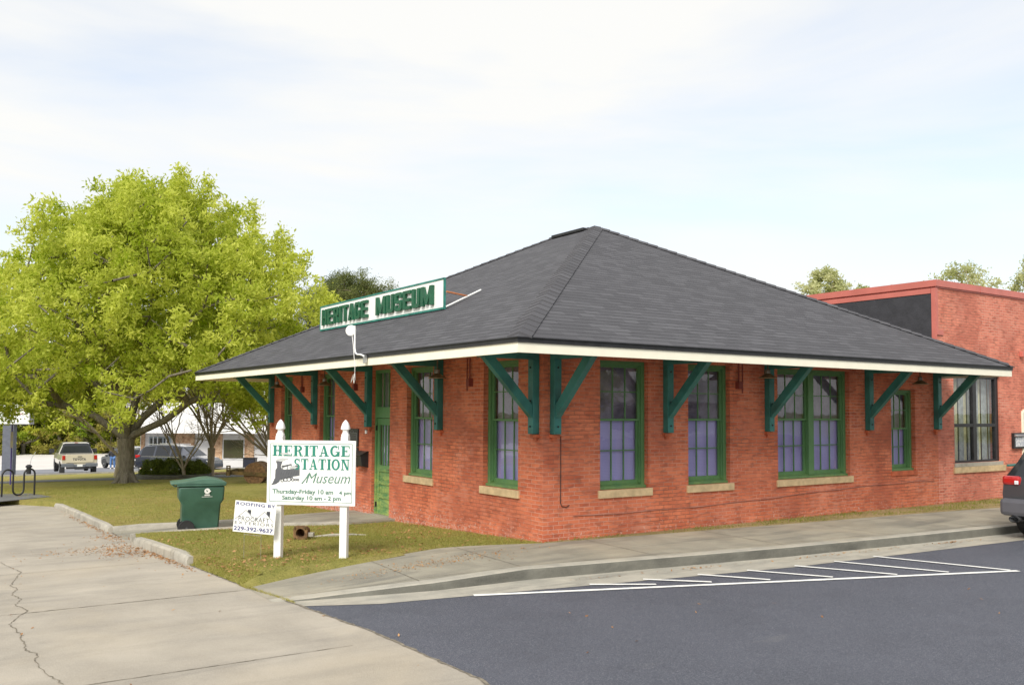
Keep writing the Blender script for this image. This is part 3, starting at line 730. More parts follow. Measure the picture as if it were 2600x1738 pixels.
# ---- eave brackets
def bracket(F, u, sgn=1):
    """post against the wall, beam under the eave, knee brace between"""
    t = .145; mb = MB(); P = lambda a, d, z: F(u + a, -d, z)
    def bx(a0, a1, e0, e1, z0, z1, M): M.add([P(a0, e0, z0), P(a1, e0, z0), P(a1, e1, z0), P(a0, e1, z0), P(a0, e0, z1), P(a1, e0, z1), P(a1, e1, z1), P(a0, e1, z1)],
                                             [(0, 3, 2, 1), (4, 5, 6, 7), (0, 1, 5, 4), (1, 2, 6, 5), (2, 3, 7, 6), (3, 0, 4, 7)])
    bx(0, t, 0.002, .13, 1.757, 2.985, mb)
    M2 = MB(); e = 1.18
    M2.prism([(.002, 2.985), (e - .05, 2.985), (e, 3.04), (e, 3.110), (.002, 3.110)], lambda a_, z_, d_: P(d_, a_, z_), -.001, t + .001)
    M3 = MB(); M3.prism([(.131, 2.02), (.131, 2.235), (.85, 2.984), (1.07, 2.984)], lambda a_, z_, d_: P(d_, a_, z_), .012, t - .012)
    b = mb.build('bracket', MT['teal'], mus, bev=.006)
    M2.build('bracket_beam', MT['teal'], b, bev=.006); M3.build('brace', MT['teal'], b, bev=.006)
    for z in (1.88, 2.30, 2.85):
        c = P(t / 2, .13, z); ax_ = 'y' if F is FX else 'x'
        bo = MB(); bo.lathe([(.017, 0), (.017, -.012), (.009, -.013), (.009, -.022)], c, ax_, 8)
        bo.build('bolt', MT['black'], b)
    cb = MB(); bx(-.015, t + .015, -.002, .075, 1.70, 1.752, cb); bx(.03, t - .03, -.002, .045, 1.645, 1.698, cb)
    cb.build('corbel', MT['bricksolid'], b, bev=.003)
    return b
for u in (.128, 2.667, 5.40, 8.658, 11.30): bracket(FX, u)
for i in range(5): bracket(FY, .115 + 3.1765 * i)
bracket(lambda u, d, z: (u, 13.17 - d, z), .35)

# ---- small fittings of the building: dark red boxes and their conduits, cables, doorbell
def fitting(F, u, name='junction_box'):
    m_ = MB(); c = F(u, -.04, 2.66); s_ = .05
    m_.box(c[0] - s_, c[0] + s_, c[1] - s_, c[1] + s_, 2.58, 2.72)
    q = F(u, -.04, 2.72); m_.tube([q, (q[0], q[1], 3.1)], .014, 8)
    q = F(u + .13, -.02, 0); m_.tube([(q[0], q[1], 3.1), (q[0], q[1], 2.5)], .010, 8)
    m_.build(name, simple('maroon_box', (.20, .04, .03), .6), mus)
for F_, u in ((FX, 4.62), (FY, 2.25), (FY, 7.3), (FY, 10.6)): fitting(F_, u)
mb = MB()
mb.tube([(.35, -.012, 1.72), (.35, -.012, 1.2), (.345, -.014, .62), (.37, -.016, .57), (.46, -.016, .55), (.53, -.014, .58)], .007, 6)
mb.build('wall_cable', MT['black'], mus)
mb = MB(); pts = []
for k in range(60):
    x = .62 + k * .18; pts.append((x, -.012, .40 - .05 * math.sin(x * .5) + .012 * x + .008 * math.sin(x * 3.1)))
mb.tube(pts, .006, 6); mb.build('wall_cable', simple('painted_cable', (.36, .16, .12), .7), mus)
mb = MB(); mb.box(-.03, -.001, 6.70, 6.77, 1.60, 1.68); mb.build('doorbell', MT['white'], mus, bev=.004)
mb = MB(); mb.box(-.035, -.001, 6.68, 6.78, 1.685, 1.70); mb.build('doorbell_hood', MT['black'], mus)

# ---- lamps hanging from the eaves
def lamp(x, y, z, label):
    t = thing('eave_lamp', label, 'lamp', (x, y, z), 0, 'metal cone lamps under the eaves')
    m_ = MB(); m_.lathe([(.165, .0), (.168, .008), (.05, .085), (.045, .15), (.038, .17), (.02, .175)], n=24); m_.build('shade', MT['lampm'], t, smooth=35)
    m_ = MB(); m_.lathe([(.17, -.006), (.17, .004), (.15, .004), (.15, -.006)], n=24); m_.build('rim', MT['lampin'], t, smooth=35)
    m_ = MB()
    for k in range(3): m_.lathe([(.05, .095 + k * .022), (.05, .103 + k * .022)], n=14)
    m_.build('cooling_ring', MT['metal'], t)
    m_ = MB(); m_.tube([(0, 0, .17), (0, 0, 3.11 - z)], .013, 8); m_.build('stem', MT['lampm'], t)
    m_ = MB(); m_.lathe([(.03, .0), (.035, .03), (.025, .07)], n=10); m_.build('bulb', MT['white'], t, smooth=60)
    return t
lamp(-.5, 2.65, 2.73, 'cone lamp between corner window and the next window by the door')
lamp(-.5, 8.0, 2.70, 'rusty cone lamp left of the door, above the plaques')
lamp(-.5, 11.2, 2.70, 'cone lamp near the far end of the door wall, furthest left')
lamp(4.91, -.5, 2.78, 'cone lamp on the street front left of the double window')
lamp(9.96, -.5, 2.77, 'cone lamp above the small narrow street window')

# ================================================================== TEXT HELPERS
def text_mesh(body, w, h, off=0.0, shear=0, extr=0, spacing=1, fit=True):
    c = bpy.data.curves.new('t', 'FONT'); c.body = body; c.size = 1; c.offset = off; c.shear = shear; c.extrude = extr; c.space_character = spacing; c.resolution_u = 3
    o = bpy.data.objects.new('t', c); COL.objects.link(o)
    dg = bpy.context.evaluated_depsgraph_get(); dg.update()
    me = bpy.data.meshes.new_from_object(o.evaluated_get(dg))
    vs = [v.co.copy() for v in me.vertices]; fs = [list(p.vertices) for p in me.polygons]
    bpy.data.objects.remove(o); bpy.data.curves.remove(c); bpy.data.meshes.remove(me)
    x0, x1 = min(v.x for v in vs), max(v.x for v in vs); y0, y1 = min(v.y for v in vs), max(v.y for v in vs)
    sx, sy = w / (x1 - x0), h / (y1 - y0)
    return [((v.x - x0) * sx, (v.y - y0) * sy, v.z) for v in vs], fs
class Plane:
    """a flat sign face: origin, right, up, outward normal"""
    def __init__(s, o, ex, ey): s.o, s.ex, s.ey = Vector(o), Vector(ex).normalized(), Vector(ey).normalized(); s.n = s.ex.cross(s.ey)
    def P(s, x, y, d=0): return tuple(s.o + s.ex * x + s.ey * y + s.n * d)
    def text(s, mb, body, x, y, w, h, d=.002, **k):
        vs, fs = text_mesh(body, w, h, **k)
        mb.add([s.P(x + a, y + b, d + c) for a, b, c in vs], fs)
    def rect(s, mb, x0, x1, y0, y1, d0, d1=None):
        if d1 is None: mb.add([s.P(x0, y0, d0), s.P(x1, y0, d0), s.P(x1, y1, d0), s.P(x0, y1, d0)], [(0, 1, 2, 3)])
        else: mb.add([s.P(x, y, d) for d in (d0, d1) for x, y in ((x0, y0), (x1, y0), (x1, y1), (x0, y1))], [(0, 3, 2, 1), (4, 5, 6, 7), (0, 1, 5, 4), (1, 2, 6, 5), (2, 3, 7, 6), (3, 0, 4, 7)])
    def poly(s, mb, pts, d): mb.add([s.P(x, y, d) for x, y in pts], [list(range(len(pts)))])
    def line(s, mb, a, b, w, d):
        a, b = Vector(a), Vector(b); t = (b - a).normalized(); n_ = Vector((-t.y, t.x)) * w / 2
        s.poly(mb, [a - n_, b - n_, b + n_, a + n_], d)
    def ring(s, mb, cx, cy, rx, ry, t, a0, a1, d, n=18):
        for k in range(n):
            u, v = R(a0 + (a1 - a0) * k / n), R(a0 + (a1 - a0) * (k + 1) / n)
            s.poly(mb, [(cx + (rx - t) * math.cos(u), cy + (ry - t * .7) * math.sin(u)), (cx + rx * math.cos(u), cy + ry * math.sin(u)), (cx + rx * math.cos(v), cy + ry * math.sin(v)), (cx + (rx - t) * math.cos(v), cy + (ry - t * .7) * math.sin(v))], d)

# slab-serif capitals in a unit box (x right, y up)
def slab(pl, mb, word, x, y, w, h, d=.003):
    adv = {'H': 1.02, 'E': .88, 'R': .98, 'I': .5, 'T': .86, 'A': .98, 'G': .98, 'S': .76, 'O': .96, 'N': 1.02}
    tot = sum(adv[c] for c in word); sx = w / tot; k = [0]
    def Rr(a, b, c, e):
        k[0] += 1; pl.rect(mb, x + a * sx, x + b * sx, y + c * h, y + e * h, d + k[0] * .00002)
    def Pp(pts): k[0] += 1; pl.poly(mb, [(x + a * sx, y + b * h) for a, b in pts], d + k[0] * .00002)
    def Rg(cx, cy, rx, ry, t, a0, a1): k[0] += 1; pl.ring(mb, x + cx * sx, y + cy * h, rx * sx, ry * h, t * sx, a0, a1, d + k[0] * .00002)
    T, t, g = .25, .13, .12
    for c in word:
        a = adv[c]; e = a - .08
        if c in 'HN':
            if c == 'H': Rr(.13, .13 + T, 0, 1); Rr(e - .13 - T + .05, e - .13 + .05, 0, 1); Rr(.2, e - .2, .45, .56)
            else: Rr(.15, .25, 0, 1); Rr(e - .2, e - .1, 0, 1); Pp([(.13, 1), (.36, 1), (e - .08, 0), (e - .3, 0)])
            Rr(.02, .46, .92, 1); Rr(e - .44, e, .92, 1); Rr(.02, .46 if c == 'H' else .38, 0, .08)
            if c == 'H': Rr(e - .44, e, 0, .08)
        elif c == 'E':
            Rr(.13, .13 + T, 0, 1); Rr(.02, e, .91, 1); Rr(.02, e, 0, .09); Rr(.2, .60, .46, .55); Rr(e - .07, e, .72, 1); Rr(e - .07, e, 0, .28); Rr(.53, .60, .36, .65)
        elif c == 'R':
            Rr(.13, .13 + T, 0, 1); Rr(.02, .55, .92, 1); Rr(.02, .42, 0, .08); Rr(.3, .55, .46, .54); Rg(.5, .73, .32, .27, .2, -90, 90); Rg(.44, .1, .34, .42, .19, 0, 70); Rr(.60, .92, 0, .09)
        elif c == 'I': Rr(.14, .14 + T, 0, 1); Rr(.02, .46, .92, 1); Rr(.02, .46, 0, .08)
        elif c == 'T': Rr(.29, .29 + T, 0, 1); Rr(.02, e, .91, 1); Rr(.16, .62, 0, .08); Rr(.02, .09, .68, 1); Rr(e - .07, e, .68, 1)
        elif c == 'A': Pp([(.36, 1), (.54, 1), (e - .06, 0), (e - .3, 0)]); Pp([(.12, 0), (.21, 0), (.47, .98), (.40, .98)]); Rr(.25, .62, .27, .36); Rr(0, .33, 0, .08); Rr(e - .4, e + .02, 0, .08)
        elif c == 'G': Rg(.46, .5, .42, .52, .21, 50, 360 - 40); Rr(.66, .66 + T - .03, .02, .42); Rr(.52, .92, .38, .46); Rr(.76, .83, .66, 1)
        elif c == 'S': Rg(.35, .74, .29, .28, .18, 30, 270); Rg(.35, .27, .30, .29, .19, -150, 90); Rr(.57, .63, .68, 1); Rr(.06, .12, 0, .32)
        elif c == 'O': Rg(.46, .5, .44, .52, .22, 0, 360)
        x += a * sx

def block(pl, mb, word, x, y, w, h, d0, d1):
    """heavy sans capitals cut from thick board"""
    adv = {'M': 1.25, 'I': .42}; tot = sum(adv.get(c, .92) for c in word); sx = w / tot; k = [0]; T, t = .25, .17
    def Q(pts):
        k[0] += 1; e = d1 + k[0] * .0003; pts = [(x + a * sx, y + b * h) for a, b in pts]; n_ = len(pts)
        mb.add([pl.P(a, b, d) for d in (d0, e) for a, b in pts], [list(range(n_))[::-1], list(range(n_, 2 * n_))] + [[i, (i + 1) % n_, n_ + (i + 1) % n_, n_ + i] for i in range(n_)])
    def B(a, b, c, e): Q([(a, c), (b, c), (b, e), (a, e)])
    for c in word:
        W_ = adv.get(c, .92) - .14
        if c == 'I': B(.0, T + .03, 0, 1)
        elif c == 'H': B(0, T, 0, 1); B(W_ - T, W_, 0, 1); B(T, W_ - T, .42, .60)
        elif c == 'E': B(0, T, 0, 1); B(T, W_, 0, t); B(T, W_, 1 - t, 1); B(T, W_ - .08, .42, .59)
        elif c == 'T': B(W_ / 2 - T / 2, W_ / 2 + T / 2, 0, 1 - t); B(0, W_, 1 - t, 1)
        elif c == 'R': B(0, T, 0, 1); B(T, W_ - .12, 1 - t, 1); B(T, W_ - .12, .42, .57); Q([(W_ - .12, .42), (W_, .52), (W_, .90), (W_ - .12, 1), (W_ - T, .83), (W_ - T, .57)]); Q([(.38, .42), (.62, .42), (W_ + .02, 0), (W_ - T, 0)])
        elif c == 'A': Q([(.28, 1), (.50, 1), (.24, 0), (0, 0)]); Q([(.28, 1), (.50, 1), (W_, 0), (W_ - .24, 0)]); B(.18, W_ - .18, .17, .34)
        elif c == 'G': Q([(.12, 0), (T, t), (T, 1 - t), (.12, 1), (0, .88), (0, .12)]); Q([(.12, 0), (W_ - .12, 0), (W_ - T, t), (T, t)]); Q([(.12, 1), (W_ - .12, 1), (W_ - T, 1 - t), (T, 1 - t)]); Q([(W_ - .12, 1), (W_, .88), (W_, .66), (W_ - T, .66), (W_ - T, 1 - t)]); Q([(W_ - .12, 0), (W_, .12), (W_, .50), (W_ - T, .50), (W_ - T, t)]); B(.42, W_ - T, .36, .50)
        elif c == 'U': B(0, T, .12, 1); B(W_ - T, W_, .12, 1); Q([(0, .12), (.12, 0), (W_ - .12, 0), (W_, .12), (W_ - T, .2), (T, .2)])
        elif c == 'S': Q([(.12, 0), (W_ - .12, 0), (W_ - .2, t), (.2, t)]); Q([(0, .12), (.12, 0), (T, t), (T, .32), (0, .32)]); Q([(W_ - .12, 0), (W_, .12), (W_, .46), (W_ - .12, .58), (W_ - T, .42), (W_ - T, t)]); Q([(.12, .42), (W_ - T, .42), (W_ - .12, .58), (T, .58)]); Q([(.12, .42), (T, .58), (T, 1 - t), (.12, 1), (0, .88), (0, .54)]); Q([(.12, 1), (W_ - .12, 1), (W_ - .2, 1 - t), (.2, 1 - t)]); Q([(W_ - .12, 1), (W_, .88), (W_, .70), (W_ - T, .70), (W_ - T, 1 - t)])
        elif c == 'M': B(0, T, 0, 1); B(W_ - T, W_, 0, 1); Q([(0, 1), (T, 1), (W_ / 2 + .08, .05), (W_ / 2 - .08, .05)]); Q([(W_ - T, 1), (W_, 1), (W_ / 2 + .08, .05), (W_ / 2 - .08, .05)])
        x += adv.get(c, .92) * sx

# ================================================================== SIGN ON THE ROOF
rs = thing('roof_sign', 'long white sign with green cut-out letters standing on the dark roof', 'sign', (.2, 6.9, 4.18))
L0, L1, z0, z1 = 10.04, 3.65, .0, .585
pl = Plane((.2, L0, 4.18), (0, -1, 0), (0, 0, 1))          # faces -x
Wd = L0 - L1
def rel(o): return Matrix.Translation(-Vector(o))
def shift(mb, o):
    mb.v = [(a - o[0], b - o[1], c - o[2]) for a, b, c in mb.v]; return mb
o_s = (.2, 6.9, 4.18)
mb = MB(); pl.rect(mb, 0, Wd * .515 - .004, 0, .585, -.03, 0); pl.rect(mb, Wd * .515 + .004, Wd, 0, .585, -.03, 0)
shift(mb, o_s).build('panel', MT['signw'], rs, bev=.003)
mb = MB()
for a, b, c, d in ((0, Wd, -.03, .012), (0, Wd, .57, .605), (-.012, .012, -.03, .605), (Wd - .012, Wd + .012, -.03, .605)): pl.rect(mb, a, b, c, d, -.035, .012)
shift(mb, o_s).build('trim', simple('sign_trim_green', (.03, .20, .16), .6, .3, 4), rs)
mb = MB()
for w_, x_, l_ in (('HERITAGE', .20, 2.66), ('MUSEUM', 3.36, 2.60)):
    mb = MB(); block(pl, mb, w_, x_, .095, l_ + .1, .40, .004, .055)
    shift(mb, o_s).build('word', MT['letterg'], rs)
mb = MB()
MT['orust'] = simple('orange_rust', (.45, .16, .06), .8, .3)
for y in (3.62, 6.8, 9.9):
    mb = MB(); mb.tube([(.235, y, 4.2), (1.05, y, 4.60)], .02, 6); shift(mb, o_s).build('strut', MT['white'], rs)
    mb = MB(); mb.tube([(.24, y, 4.5), (.72, y, 4.45)], .018, 6); shift(mb, o_s).build('strut_brace', MT['orust'], rs)

# ================================================================== DISH ON THE EAVE
dk = thing('antenna_dish', 'small round white antenna on a bent pole fixed to the eave', 'antenna', (-1.67, 3.22, 3.06))
mb = MB(); mb.tube([(-.02, 0, .03), (-.06, .02, .07), (-.07, .10, .09), (-.07, .25, .10), (-.07, .33, .14), (-.07, .36, .22), (-.07, .37, .64)], .016, 8); mb.build('pole', MT['white'], dk, smooth=60)
mb = MB(); mb.box(-.05, 0.0, -.04, .04, -.07, .08); mb.build('mount', MT['metal'], dk, bev=.004)
ca = Vector((-8.7, -11.9, 2.1)) - Vector((-1.7, 3.7, 3.6)); ca.z = 0; ca.normalize(); ca = (ca + Vector((-.5, .15, 0))).normalized()
mb = MB(); q = ca.to_track_quat('Z', 'Y').to_matrix(); mb.lathe([(.02, -.05), (.085, -.04), (.10, -.02), (.104, .0), (.098, .022), (.0001, .03)], n=24)
mb.v = [tuple(q @ Vector(v) + Vector((-.09, .50, .56))) for v in mb.v]; mb.build('dish', MT['white'], dk, smooth=40)
mb = MB(); mb.tube([(-.08, .47, .48), (-.085, .40, .3), (-.08, .36, .05), (-.075, .33, -.1), (-.075, .33, -.25), (-.08, .42, -.36), (-.075, .50, -.42), (-.07, .44, -.30), (-.075, .33, -.24), (-.08, .31, -.36), (-.075, .36, -.43), (-.07, .40, -.36), (-.075, .34, -.26)], .006, 6)
mb.build('cable', MT['white'], dk, smooth=60)

# ================================================================== MAIL BOX, PLAQUES
mbx = thing('mailbox', 'black wall mailbox between the plaques and the green door', 'mailbox', (0, 6.9, .85))
mb = MB(); mb.prism([(0, 0), (-.16, .03), (-.20, .27), (-.05, .355), (0, .355)], lambda a, b, d: (a, d, b), -.28, .13); mb.build('box', MT['black'], mbx, bev=.006)
mb = MB(); mb.prism([(0, .36), (-.05, .362), (-.225, .275), (-.22, .262), (-.05, .35), (0, .345)], lambda a, b, d: (a, d, b), -.30, .15); mb.build('lid', simple('grey_black_lid', (.04, .04, .038), .35), mbx)
mb = MB(); mb.lathe([(.012, 0), (.012, -.012)], (-.195, -.05, .22), 'x', 10); mb.build('lock', MT['metal'], mbx)
for z0_, z1_, lab in ((1.29, 1.70, 'upper black metal plaque with arched crest on the brick by the door'), (.84, 1.265, 'lower black metal plaque behind the mailbox')):
    t = thing('plaque', lab, 'plaque', (0, 7.45, z0_), 0, 'black plaques by the door')
    h = z1_ - z0_
    mb = MB(); mb.box(-.03, -.002, -.31, .33, 0, h); mb.build('board', MT['black'], t, bev=.005)
    mb = MB()
    for a, b, c, d in ((-.26, -.245, .04, h - .09), (.265, .28, .04, h - .09), (-.26, .28, .04, .052), (-.26, .28, h - .102, h - .09)): mb.box(-.036, -.0305, a, b, c, d)
    mb.tube([(-.034, .08 * math.cos(R(a)), h - .09 + .05 * math.sin(R(a))) for a in range(0, 181, 20)], .006, 5)
    for k in range(5): mb.box(-.033, -.0305, -.2, .22, .085 + k * .045, .095 + k * .045)
    mb.build('border', simple('plaque_grey', (.20, .21, .22), .5), t)

# ================================================================== MAIN SIGN
p0 = Vector((-4.02, 1.12)); p1 = Vector((-3.28, .44)); zg = -.055
ex = Vector((p1.x - p0.x, p1.y - p0.y, 0)).normalized()
ms = thing('museum_sign', 'white wooden sign on two finial posts in front of the museum door side', 'sign', (p0.x, p0.y, zg))
pl = Plane((0, 0, 0), ex, (0, 0, 1)); D = (p1 - p0).length
for x in (0, D):
    mb = MB(); h = .054
    mb.add([pl.P(x + a, z, b) for z in (-.1, 1.80) for a, b in ((-h, -h), (h, -h), (h, h), (-h, h))], [(0, 1, 2, 3), (4, 5, 6, 7), (0, 1, 5, 4), (1, 2, 6, 5), (2, 3, 7, 6), (3, 0, 4, 7)])
    po = mb.build('post', MT['white'], ms, bev=.004)
    mb = MB(); pr = None
    for w_, z in ((.053, 1.80), (.054, 1.83), (.040, 1.85), (.036, 1.875), (.040, 1.90), (.060, 1.905), (.060, 1.925), (.052, 1.96), (.038, 2.0), (.018, 2.03), (.003, 2.045)):
        o = len(mb.v)
        for a, b in ((-1, -.6), (-.6, -1), (.6, -1), (1, -.6), (1, .6), (.6, 1), (-.6, 1), (-1, .6)): mb.v.append(pl.P(x + a * w_, z, b * w_))
        if pr is not None:
            for k in range(8): mb.f.append([pr + k, pr + (k + 1) % 8, o + (k + 1) % 8, o + k]); mb.mi.append(0)
        pr = o
    mb.build('finial', MT['white'], po, smooth=50)
bw, bh = 1.352, .945; bx0 = D / 2 - bw / 2 + .012; bz = .795
mb = MB(); pl.rect(mb, bx0, bx0 + bw, bz, bz + bh, .056, .085); bd = mb.build('board', MT['signw'], ms, bev=.004)
P2 = Plane(pl.P(bx0, bz, .0855), ex, (0, 0, 1))
mb = MB(); e, t = .045, .008
for a, b, c, d in ((e, bw - e, e, e + t), (e, bw - e, bh - e - t, bh - e), (e, e + t, e + t, bh - e - t), (bw - e - t, bw - e, e + t, bh - e - t)): P2.rect(mb, a, b, c, d, .002)
mb.build('border_line', MT['signg2'], bd, fix=False)
mb = MB(); slab(P2, mb, 'HERITAGE', .075, .715, 1.20, .158); slab(P2, mb, 'STATION', .41, .520, .865, .158)
mb.build('headline_letters', MT['signg'], bd, fix=False)
mb = MB(); P2.text(mb, 'Museum', .60, .325, .68, .15, d=.003, shear=.35, off=.0)
P2.poly(mb, [(.53, .315), (.55, .312), (.62, .40), (.665, .475), (.64, .465), (.60, .40)], .0032)
mb.build('script_letters', MT['signg2'], bd, fix=False)
mb = MB(); dim = dict(d=.003, off=.03)
P2.text(mb, 'Thursday-Friday 10 am', .088, .145, .935, .088, **dim); mb.build('opening_hours', MT['signg2'], bd, fix=False); mb = MB(); P2.text(mb, '4 pm', 1.11, .145, .182, .075, **dim)
mb.build('opening_hours', MT['signg2'], bd, fix=False); mb = MB(); P2.text(mb, 'Saturday 10 am - 2 pm', .24, .058, .90, .082, **dim)
mb.build('opening_hours', MT['signg2'], bd, fix=False)
# the train picture
mb = MB()
T = lambda pts, d: P2.poly(mb, [(.065 + a * .43, .285 + b * .43) for a, b in pts], d)
T([(0, 0), (.18, .04), (.30, .12), (.33, .20), (.25, .30), (.12, .22), (.06, .08)], .0022)
T([(.14, .2), (.40, .20), (.42, .50), (.36, .62), (.22, .62), (.15, .52)], .0024)
T([(.20, .62), (.34, .62), (.36, .70), (.40, .82), (.16, .82), (.21, .70)], .0026)
T([(.40, .22), (.78, .26), (.78, .56), (.40, .54)], .0025)
T([(.36, .66), (.72, .74), (.74, .70), (.40, .60)], .0023)
T([(.76, .30), (1.02, .34), (1.02, .66), (.90, .70), (.76, .62)], .0027)
for x in (.40, .56, .70): T([(x, .52), (x + .03, .52), (x + .03, .70), (x, .68)], .0029)
mb.build('train_picture', MT['grey'], bd, fix=False)
mb = MB()
for x, y, r in ((.40, .17, .06), (.52, .20, .075), (.64, .22, .085), (.78, .20, .055), (.88, .20, .045), (.97, .20, .045)): P2.ring(mb, .065 + x * .43, .285 + y * .43, r * .43, r * .43, .03 * .43, 0, 360, .0034 + x * .0003, 12)
for k in range(7): P2.line(mb, (.065 + (.34 + k * .09) * .43, .285 + .34 * .43), (.065 + (.40 + k * .09) * .43, .285 + .50 * .43), .004, .0036)
mb.build('train_wheels', MT['darkl'], bd, fix=False)
mb = MB()
def puff(cx, cy, w, h, d):
    pts = []
    for k in range(22):
        a = 2 * math.pi * k / 22; r = 1 + .16 * math.sin(5 * a + cx * 9)
        pts.append((.065 + (cx + w * r * math.cos(a)) * .43, .285 + (cy + h * r * math.sin(a)) * .43))
    P2.poly(mb, pts, d)
puff(.33, .86, .17, .045, .0038); puff(.46, .90, .16, .03, .0039); puff(.47, 1.08, .15, .035, .0038); puff(.60, 1.06, .10, .018, .004); puff(.78, .62, .15, .05, .0041)
mb.build('smoke_picture', MT['smoke'], bd, fix=False)

# ================================================================== YARD SIGN
yo = Vector((-4.60, 1.33, -.06)); yex = Vector((.812, -.575, -.085)).normalized(); yup = Vector((-.07 * .8, 0, 1)); yup = (yup - yex * yup.dot(yex)).normalized()
ys = thing('yard_sign', 'small white roofing advert board on wire legs beside the bin', 'sign', tuple(yo))
pl = Plane((-.03, .02, .42), yex, yup)
mb = MB(); pl.rect(mb, 0, .61, 0, .455, -.004, .004); bd = mb.build('board', MT['signw'], ys)
mb = MB()
for x in (.17, .42):
    a = Vector(pl.P(x, .3, -.002)); b = Vector(pl.P(x, .0, -.002)); mb.tube([a, b, (b.x, b.y, -.08)], .0022, 5)
mb.tube([pl.P(.17, -.03, -.002), pl.P(.42, -.03, -.002)], .0022, 5)
mb.build('wire_leg', MT['metal'], ys)
mb = MB(); pl.text(mb, 'ROOFING BY', .018, .388, .575, .048, d=.006, off=.022, spacing=1.1); pl.text(mb, '229-392-9637', .012, .022, .578, .062, d=.006, off=.022)
mb.build('navy_lettering', MT['navy'], bd, fix=False)
mb = MB()
pl.text(mb, 'PROCRAFT', .07, .165, .45, .068, d=.006, off=-.004, spacing=1.05); pl.text(mb, 'EXTERIORS', .02, .115, .57, .042, d=.0064, off=-.004, spacing=1.25)
for a, b in (((.015, .18), (.17, .325)), ((.17, .325), (.31, .19)), ((.31, .19), (.445, .325)), ((.445, .325), (.585, .18))): pl.line(mb, a, b, .0055, .0068)
pl.poly(mb, [(.195, .333), (.245, .333), (.245, .262), (.195, .308)], .0072); pl.poly(mb, [(.475, .333), (.525, .333), (.525, .248), (.475, .300)], .0072)
pl.line(mb, (.01, .098), (.585, .098), .0015, .006)
mb.build('logo_lettering', MT['darkl'], bd, fix=False)

# ================================================================== WHEELED BIN
b0 = thing('wheeled_bin', 'green wheeled rubbish bin with raised lid and white emblem on the walkway', 'bin', (-3.66, 6.66, -.345), R(-11))
mb = MB(); prof = [(-.36, 0), (.33, 0), (.37, .60), (.42, .68), (.435, .95), (-.43, .95), (-.42, .70), (-.36, .60)]; wid = [.27, .27, .31, .35, .365, .365, .35, .31]
n = len(prof)
mb.add([(a, -w_, z) for (a, z), w_ in zip(prof, wid)] + [(a, w_, z) for (a, z), w_ in zip(prof, wid)],
       [[0, 1, 2, 7], [7, 2, 3, 6], [6, 3, 4, 5], [8, 15, 10, 9], [15, 14, 11, 10], [14, 13, 12, 11]] + [[i, (i + 1) % n, n + (i + 1) % n, n + i] for i in range(n)])
mb.build('body', MT['binp'], b0, bev=.03, smooth=45)
mb = MB(); mb.box(-.46, .455, -.385, .385, .955, .995); mb.build('rim', MT['binp'], b0, bev=.012)
mb = MB()
for s_ in (-1, 1): mb.tube([(-.42, s_ * .30, .96), (-.50, s_ * .30, .965), (-.55, s_ * .28, 1.0)], .016, 8)
mb.tube([(-.55, -.28, 1.0), (-.55, .28, 1.0)], .018, 8); mb.build('handle', MT['binl'], b0)
mb = MB(); LP = [(-.56, 1.005), (-.48, .999), (.455, .999), (.47, .985), (.47, 1.02), (.42, 1.045), (.32, 1.075), (.15, 1.105), (.0, 1.10), (-.20, 1.065), (-.35, 1.045), (-.52, 1.035), (-.57, 1.025)]
mb.prism(LP, lambda a, b, d: (a, d, b), -.37, .37)
ld = mb.build('lid', MT['binl'], b0, bev=.012, smooth=40)
for s_ in (-1, 1):
    mb = MB(); mb.lathe([(.085, -.025), (.145, -.03), (.15, -.018), (.15, .018), (.145, .03), (.085, .025)], (-.27, s_ * .345, .15), 'y', 24); w_ = mb.build('wheel', MT['rubber'], b0, smooth=40)
    mb = MB(); mb.lathe([(.02, -.03), (.02, .03)], (-.27, s_ * .345, .15), 'y', 12)
    for k in range(6):
        t = R(60 * k); mb.beam((-.27, s_ * .345, .15), (-.27 + .12 * math.cos(t), s_ * .345, .15 + .12 * math.sin(t)), .024, .05)
    mb.build('spokes', MT['spk'], w_)
mb = MB(); mb.tube([(-.30, -.34, .135), (-.30, .34, .135)], .014, 8); mb.build('axle', MT['black'], b0)
# wheel arch recess and scuff on the side
mb = MB(); mb.lathe([(.165, 0), (.165, .004)], (-.27, -.2765, .15), 'y', 24); mb.build('wheel_recess', MT['rubber'], b0)
bp = Plane((-.02, -.357, .70), (1, 0, 0), (0, -.10, 1)); mb = MB(); d = .010
bp.poly(mb, [(.12 + .055 * math.cos(R(a)), .165 + .055 * math.sin(R(a))) for a in range(0, 360, 15)], d); bp.poly(mb, [(.165, .18), (.195, .165), (.165, .14)], d + .0005)
bp.rect(mb, .075, .165, .088, .100, d); bp.rect(mb, .065, .175, .072, .083, d); bp.rect(mb, .02, .22, .048, .055, d)
mb.build('emblem', MT['white'], b0, fix=False)
mb = MB(); bp.poly(mb, [(.11, .185), (.135, .165), (.12, .145), (.105, .16)], d + .001); bp.line(mb, (.095, .19), (.115, .175), .006, d + .0012); mb.build('emblem_mark', MT['binp'], b0, fix=False)

